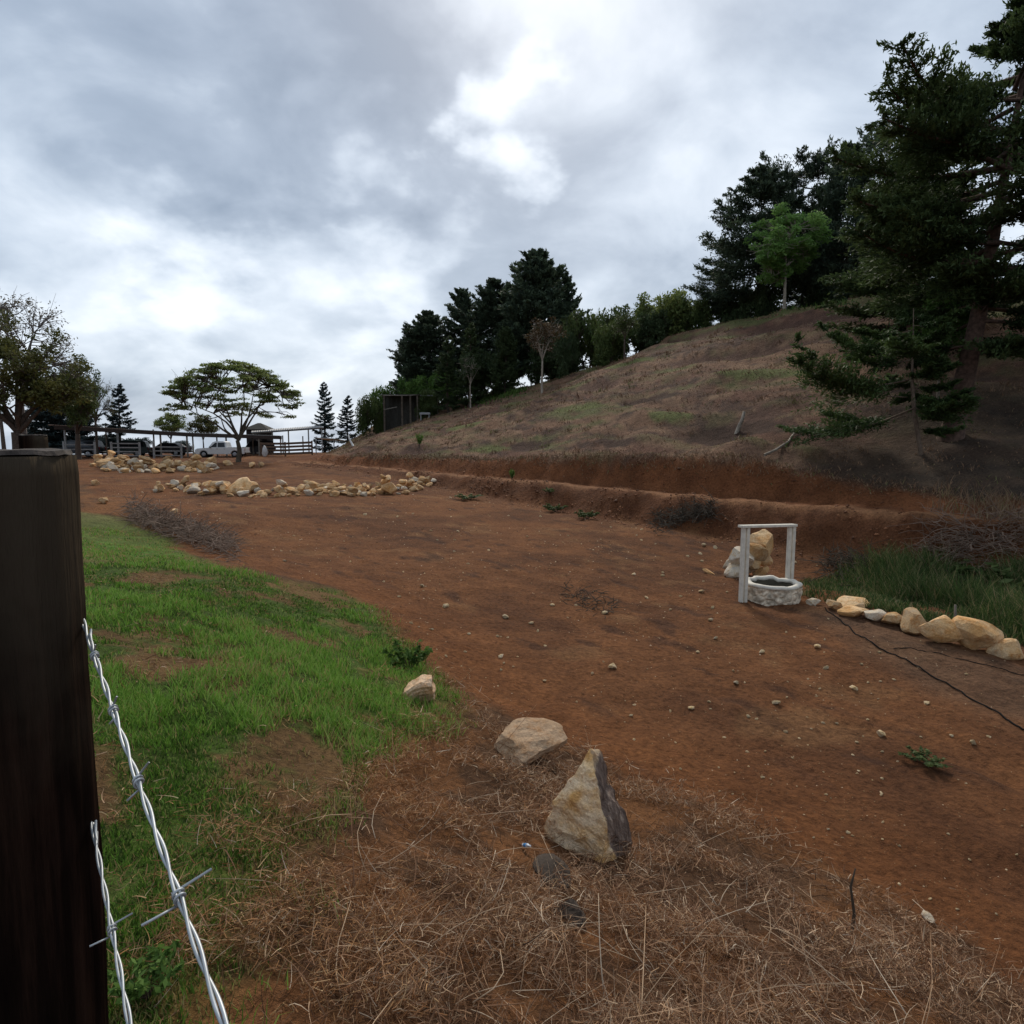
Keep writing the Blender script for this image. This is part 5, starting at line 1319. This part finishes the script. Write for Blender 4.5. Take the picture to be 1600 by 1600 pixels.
    for f in (.02, .28, .5, .78, .97):
        p_ = A.lerp(B, f) + Vector((0, .2, 0)); beam('post', p_ - o - Vector((0, 0, .04)), Vector((p_.x, p_.y, Hs(p_.x, p_.y) - .1)) - o, .13, .13, M_WOODG if f < .6 else M_WOODW, r4)
    beam('roof_beam', A - o + Vector((0, .2, -.08)), B - o + Vector((0, .2, -.08)), .1, .15, M_WOODG, r4)
    # little hut roof peak behind
    pk = at(405, 661, 84); g = Hs(pk.x, pk.y); r5 = empty('hut', (pk.x, pk.y, g)); set_props(r5, 'small dark hut with peaked roof behind the umbrella tree', 'hut')
    h = pk.z - g
    box('wall', (0, 0, (h - .8) / 2), (2.6, 2.2, h - .8), simple('dark_boards', (.035, .030, .028), .95), r5)
    bm = bmesh.new(); vs = [bm.verts.new(c_) for c_ in ((-1.7, -1.5, h - .85), (1.7, -1.5, h - .85), (1.7, 1.5, h - .85), (-1.7, 1.5, h - .85), (-.2, 0, h), (.2, 0, h))]
    for f in ((0, 1, 5, 4), (1, 2, 5), (2, 3, 4, 5), (3, 0, 4), (3, 2, 1, 0)): bm.faces.new([vs[i] for i in f])
    bm_obj('roof', bm, M_DARKSHEET, r5)
    box('door', (.3, -1.112, .95), (.8, .03, 1.8), M_WOODG, r5)
    # low pale sheets and a sack by the shed
    a = at(492, 684, 74); b = at(522, 685, 71); o = Vector((a.x, a.y, Hs(a.x, a.y))); r6 = empty('lean_to', o); set_props(r6, 'low lean-to of pale tin sheets where yard meets the hill', 'shed')
    corrugated('roof_sheet', a, b, 1.6, .25, simple('pale_tin', (.5, .5, .48), .5, metal=.3), r6, np.array(o), 12)
    for f in (.03, .97):
        p_ = a.lerp(b, f); beam('post', p_ - o + Vector((0, .1, -.03)), Vector((p_.x, p_.y + .1, min(Hs(p_.x, p_.y), p_.z - .3) - .2)) - o, .1, .1, M_WOODW, r6)
    p_ = G(414, 713); bm = bmesh.new(); bmesh.ops.create_uvsphere(bm, u_segments=14, v_segments=10, radius=.5)
    for v in bm.verts: v.co = Vector((v.co.x * .72 * (1.1 - .6 * (v.co.z + .5)), v.co.y * .6, (v.co.z + .42) * 1.3)) + v.co * mnoise.noise(v.co * 5) * .12
    o_ = bm_obj('white_sack', bm, simple('sack_cloth', (.62, .60, .58), .9), None, True); o_.location = p_; set_props(o_, 'small white sack on the ground before the board fence', 'sack')
yard()
for (u, Y, vt, wp, lb, rz) in ((110, 82, 672, 70, 'low dark hedge bush behind the left parked car', .3), (160, 84, 674, 70, 'low dark hedge bush behind the rail gate', 1.3), (215, 86, 678, 60, 'low dark hedge bush behind the dark green car', 2.3), (275, 90, 684, 60, 'low dark hedge bush behind the black car', 3.3)):
    place('hedge_bush', lb, PBU, (5.6, 3.7), u, 700, Y, vt, wp, (M_BARK, M_BLUE), 'shrub', rz, 'hedge bushes behind the parked cars')

# hillside shelter of poles
def shelter():
    a = at(600, 652, 68); o = Vector((a.x, a.y, Hs(a.x, a.y))); r = empty('pole_shelter', o); set_props(r, 'rough pole shelter with shaded inside drawn as a dark sheet on the left end of the hill', 'shelter')
    tops = []
    for (u, vt, vb, Y) in ((600, 618, 655, 67.5), (628, 618, 652, 67), (641, 618, 648, 67.5), (652, 617, 647, 68)):
        t = at(u, vt, Y); g = Hs(t.x, t.y); tops.append(t); tube('post', [t - o, Vector((t.x, t.y, min(g, t.z - 1) - .2)) - o], [.09, .11], M_WOODG, r, 7)
    for p_, q in zip(tops, tops[1:]): tube('top_pole', [p_ - o + Vector((-.2, -.05, 0)), q - o + Vector((.2, -.05, 0))], [.06, .06], M_WOODG, r, 6)
    tube('brace', [at(600, 640, 67.4) - o, at(620, 636, 67.2) - o], [.05, .05], M_WOODG, r, 6)
    p0 = at(598, 617, 69.5); p1 = at(654, 616.5, 69.5); bm = bmesh.new(); n = 12; rows = []
    for i in range(n + 1):
        p_ = p0.lerp(p1, i / n); g = Hs(p_.x, p_.y); rows.append([bm.verts.new(Vector((p_.x, p_.y + .12 * math.sin(i * 1.7 + j), p_.z + (g - .1 - p_.z) * j / 4)) - o) for j in range(5)])
    for A_, B_ in zip(rows, rows[1:]):
        for j in range(4): bm.faces.new((A_[j], A_[j + 1], B_[j + 1], B_[j]))
    nb = bm_obj('inside_shade', bm, M_DARKSHEET, r); md = nb.modifiers.new('thick', 'SOLIDIFY'); md.thickness = .02  # back sheet coloured dark to stand for the shade inside the shelter
    bm = bmesh.new(); vs = [bm.verts.new(Vector(c_) - o) for c_ in (tops[0] + Vector((-.3, -.2, .06)), tops[-1] + Vector((.3, -.2, .06)), p1 + Vector((0, .2, .05)), p0 + Vector((0, .2, .05)))]
    bm.faces.new(vs); nb = bm_obj('roof_cover', bm, M_DARKSHEET, r); md = nb.modifiers.new('thick', 'SOLIDIFY'); md.thickness = .03
    a = at(655, 619, 68.5); b = at(684, 619, 69); o2 = Vector((a.x, a.y, Hs(a.x, a.y))); r2 = empty('pergola', o2); set_props(r2, 'open pole frame beside the pole shelter on the hill', 'frame')
    for p_ in (a, b): tube('post', [p_ - o2, Vector((p_.x, p_.y, Hs(p_.x, p_.y) - .2)) - o2], [.07, .09], M_WOODG, r2, 7)
    tube('top_pole', [a - o2 + Vector((-.2, 0, .04)), b - o2 + Vector((.3, 0, .04))], [.07, .06], M_WOODW, r2, 7)
    # pale tethered-animal-like plank beside it is a sawhorse
    c = at(664, 645, 66.5); o3 = Vector((c.x, c.y, Hs(c.x, c.y))); r3 = empty('feed_trough', o3); set_props(r3, 'small pale trough on legs under the open pole frame', 'trough')
    bm = bmesh.new(); box_bm(bm, (0, 0, .62), (1.1, .45, .22), 0, .03); bm_obj('tub', bm, M_WOODW, r3)
    for sx in (-.42, .42):
        for sy in (-.16, .16): beam('leg', (sx, sy, -.1), (sx, sy, .52), .07, .07, M_WOODW, r3)
shelter()

# vehicles: side outline lofted across the width, with wheels, glass and lights
M_GLASS = MT('car_glass'); M_GLASS.col((.02, .025, .03)); M_GLASS.rough(.08, .6); M_GLASS = M_GLASS.m
M_TYRE = simple('tyre', (.018, .018, .018), .85); M_RIM = simple('rim', (.30, .30, .31), .4, metal=.7); M_LAMP = simple('lamp', (.55, .55, .52), .2); M_TAIL = simple('tail_lamp', (.30, .02, .02), .3); M_TRIM = simple('black_trim', (.02, .02, .02), .6)
def prism(name, prof, half, mat, parent, taper=None, bevel=.035):
    """side outline (x,z) across width; taper(z) scales half width"""
    bm = bmesh.new(); L = [bm.verts.new((x, -half * (taper(z) if taper else 1), z)) for x, z in prof]; Rr = [bm.verts.new((x, half * (taper(z) if taper else 1), z)) for x, z in prof]
    bm.faces.new(L); bm.faces.new(Rr[::-1]); n = len(prof)
    for i in range(n): bm.faces.new((L[(i + 1) % n], L[i], Rr[i], Rr[(i + 1) % n]))
    bmesh.ops.recalc_face_normals(bm, faces=bm.faces)
    bmesh.ops.bevel(bm, geom=list(bm.edges), offset=bevel, segments=2, affect='EDGES', clamp_overlap=True)
    return bm_obj(name, bm, mat, parent, False)
def arch(cx, r, n=7): return [(cx + r * math.cos(t), .36 + r * math.sin(t)) for t in np.linspace(0, math.pi, n)]
def vehicle(kind, paint, label, loc, rz, name):
    r = empty(name, loc, rz); set_props(r, label, 'pickup' if kind == 'pickup' else 'car', 'vehicles parked in the yard')
    ln = 5.2 if kind == 'pickup' else 4.5; f, b = -ln / 2, ln / 2; wf, wb = f + .92, b - 1.05; W = .9
    if kind == 'pickup': up = [(b, .62), (b, 1.08), (.62, 1.10), (-.95, 1.08), (f + .25, .98), (f, .80)]
    else: up = [(b, .60), (b - .04, 1.02), (b - .3, 1.06), (-.85, 1.02), (f + .2, .90), (f, .72)]
    low = [(f + .05, .36)] + arch(wf, .42)[::-1] + arch(wb, .42)[::-1] + [(b - .02, .40)]
    body = prism('body', up + low, W, paint, r)
    tp = lambda z: 1.0 - .20 * max(0, (z - 1.05)) / .65
    if kind == 'pickup': cab = [(.72, 1.06), (.60, 1.66), (.35, 1.76), (-.45, 1.76), (-.75, 1.66), (-1.22, 1.05)]; side = [(.55, 1.12), (.48, 1.60), (-.50, 1.66), (-.98, 1.12)]
    elif kind == 'suv': cab = [(2.15, 1.02), (1.95, 1.62), (1.7, 1.72), (-.35, 1.74), (-.62, 1.66), (-1.15, .99)]; side = [(1.85, 1.08), (1.72, 1.55), (-.42, 1.62), (-.92, 1.08)]
    else: cab = [(1.75, 1.0), (1.15, 1.42), (.8, 1.48), (-.2, 1.48), (-.45, 1.42), (-1.1, .98)]; side = [(1.35, 1.05), (1.0, 1.36), (-.3, 1.38), (-.85, 1.05)]
    cabin = prism('cabin', cab, W - .04, paint, r, tp)
    for sgn in (-1, 1):                       # side glass, split by a pillar
        xs = sorted({p_[0] for p_ in side}); x0, x1 = side[3][0], side[0][0]; xm = (x0 + x1) / 2 - .05
        for part in ((x0, xm - .04), (xm + .04, x1)):
            bm = bmesh.new(); zb, zt = side[0][1], side[1][1]
            def inset(x, z): return sgn * ((W - .04) * tp(z) + .008)
            t0 = max(part[0], side[2][0] + (0 if part[0] > x0 + .01 else 0)); t1 = min(part[1], side[1][0])
            q = [(part[0], zb), (part[1], zb), (t1, zt), (t0, zt)]
            o_ = [bm.verts.new((x, inset(x, z), z)) for x, z in q]; i_ = [bm.verts.new((x, inset(x, z) - sgn * .03, z)) for x, z in q]
            bm.faces.new(o_); bm.faces.new(i_[::-1])
            for k in range(4): bm.faces.new((o_[k], i_[k], i_[(k + 1) % 4], o_[(k + 1) % 4]))
            bmesh.ops.recalc_face_normals(bm, faces=bm.faces); bm_obj('side_window', bm, M_GLASS, cabin)
        hd = box('headlight', (f + .10, sgn * .66, .82), (.12, .34, .15), M_LAMP, r, bevel=.02); box('tail_light', (b - .03, sgn * .76, .88), (.08, .16, .3), M_TAIL, r, bevel=.02)
        box('mirror', (-.95, sgn * (W + .09), 1.12), (.12, .18, .14), M_TRIM, r, bevel=.03)
        for k in range(2): box('door_handle', ((-.25, .5)[k], sgn * (W + .012), .93), (.16, .03, .03), M_TRIM, body, bevel=.005)
    p0, p1 = cab[-1], cab[-2]                 # windscreen
    bm = bmesh.new(); nx, nz = -(p1[1] - p0[1]), (p1[0] - p0[0]); nl_ = math.hypot(nx, nz); nx /= nl_; nz /= nl_
    q = []
    for t, ww in ((.12, .74), (.94, .62)):
        x = p0[0] + (p1[0] - p0[0]) * t + nx * .012; z = p0[1] + (p1[1] - p0[1]) * t + nz * .012; q.append((x, z, ww))
    vs = [bm.verts.new((q[0][0], -q[0][2], q[0][1])), bm.verts.new((q[0][0], q[0][2], q[0][1])), bm.verts.new((q[1][0], q[1][2], q[1][1])), bm.verts.new((q[1][0], -q[1][2], q[1][1]))]
    bm.faces.new(vs); ws_ = bm_obj('windscreen', bm, M_GLASS, cabin); md = ws_.modifiers.new('thick', 'SOLIDIFY'); md.thickness = .015
    box('bumper', (f - .02, 0, .48), (.16, 1.7, .2), M_TRIM, r, bevel=.04); box('bumper', (b + .03, 0, .50), (.14, 1.7, .16), M_TRIM, r, bevel=.04); box('grille', (f - .005, 0, .74), (.06, .9, .16), M_TRIM, r)
    if kind == 'pickup':
        box('load_bed', ((.80 + b - .1) / 2, 0, 1.095), (b - .1 - .80, 1.5, .03), M_TRIM, r, bevel=.005)
    for x in (wf, wb):
        for sgn in (-1, 1):
            w_ = empty('wheel', (x, sgn * (W - .10), .36)); w_.parent = r
            T = Tubes(); T.add([(0, -.11, 0), (0, -.09, 0), (0, .09, 0), (0, .11, 0)], [.32, .36, .36, .32], 20); link('tyre', T.mesh('tyre', False), M_TYRE, w_)
            T = Tubes(); T.add([(0, sgn * .05, 0), (0, sgn * .118, 0), (0, sgn * .122, 0)], [.22, .22, .15], 16); link('rim', T.mesh('rim', False), M_RIM, w_)
    return r
def paint(name, c, metal=.3):
    m = MT(name); m.col(c); m.rough(.35, .5); m.b.inputs['Metallic'].default_value = metal; return m.m
def yard_spot(u, Y): x = at(u, 705, Y).x; return Vector((x, Y, Hs(x, Y) - .02))
vehicle('pickup', paint('silver_paint', (.66, .66, .65), .1), 'silver pickup parked behind the umbrella tree facing left', yard_spot(348, 70), .08, 'pickup_truck')
DK = paint('dark_paint', (.018, .022, .028)); GN = paint('dark_green_paint', (.02, .035, .032)); BL = paint('black_paint', (.012, .012, .014))
for (kind, pt, u, Y, rz, lb) in (('suv', DK, 123, 66, .2, 'dark car behind the left white rail panel'), ('suv', GN, 198, 69, .3, 'dark green car behind the white rail gate'), ('sedan', BL, 262, 71.5, .1, 'black car behind the dark rail panel'), ('suv', BL, 400, 78, .4, 'black car in shade under the shed beside the umbrella tree')):
    vehicle(kind, pt, lb, yard_spot(u, Y), rz, 'parked_car')
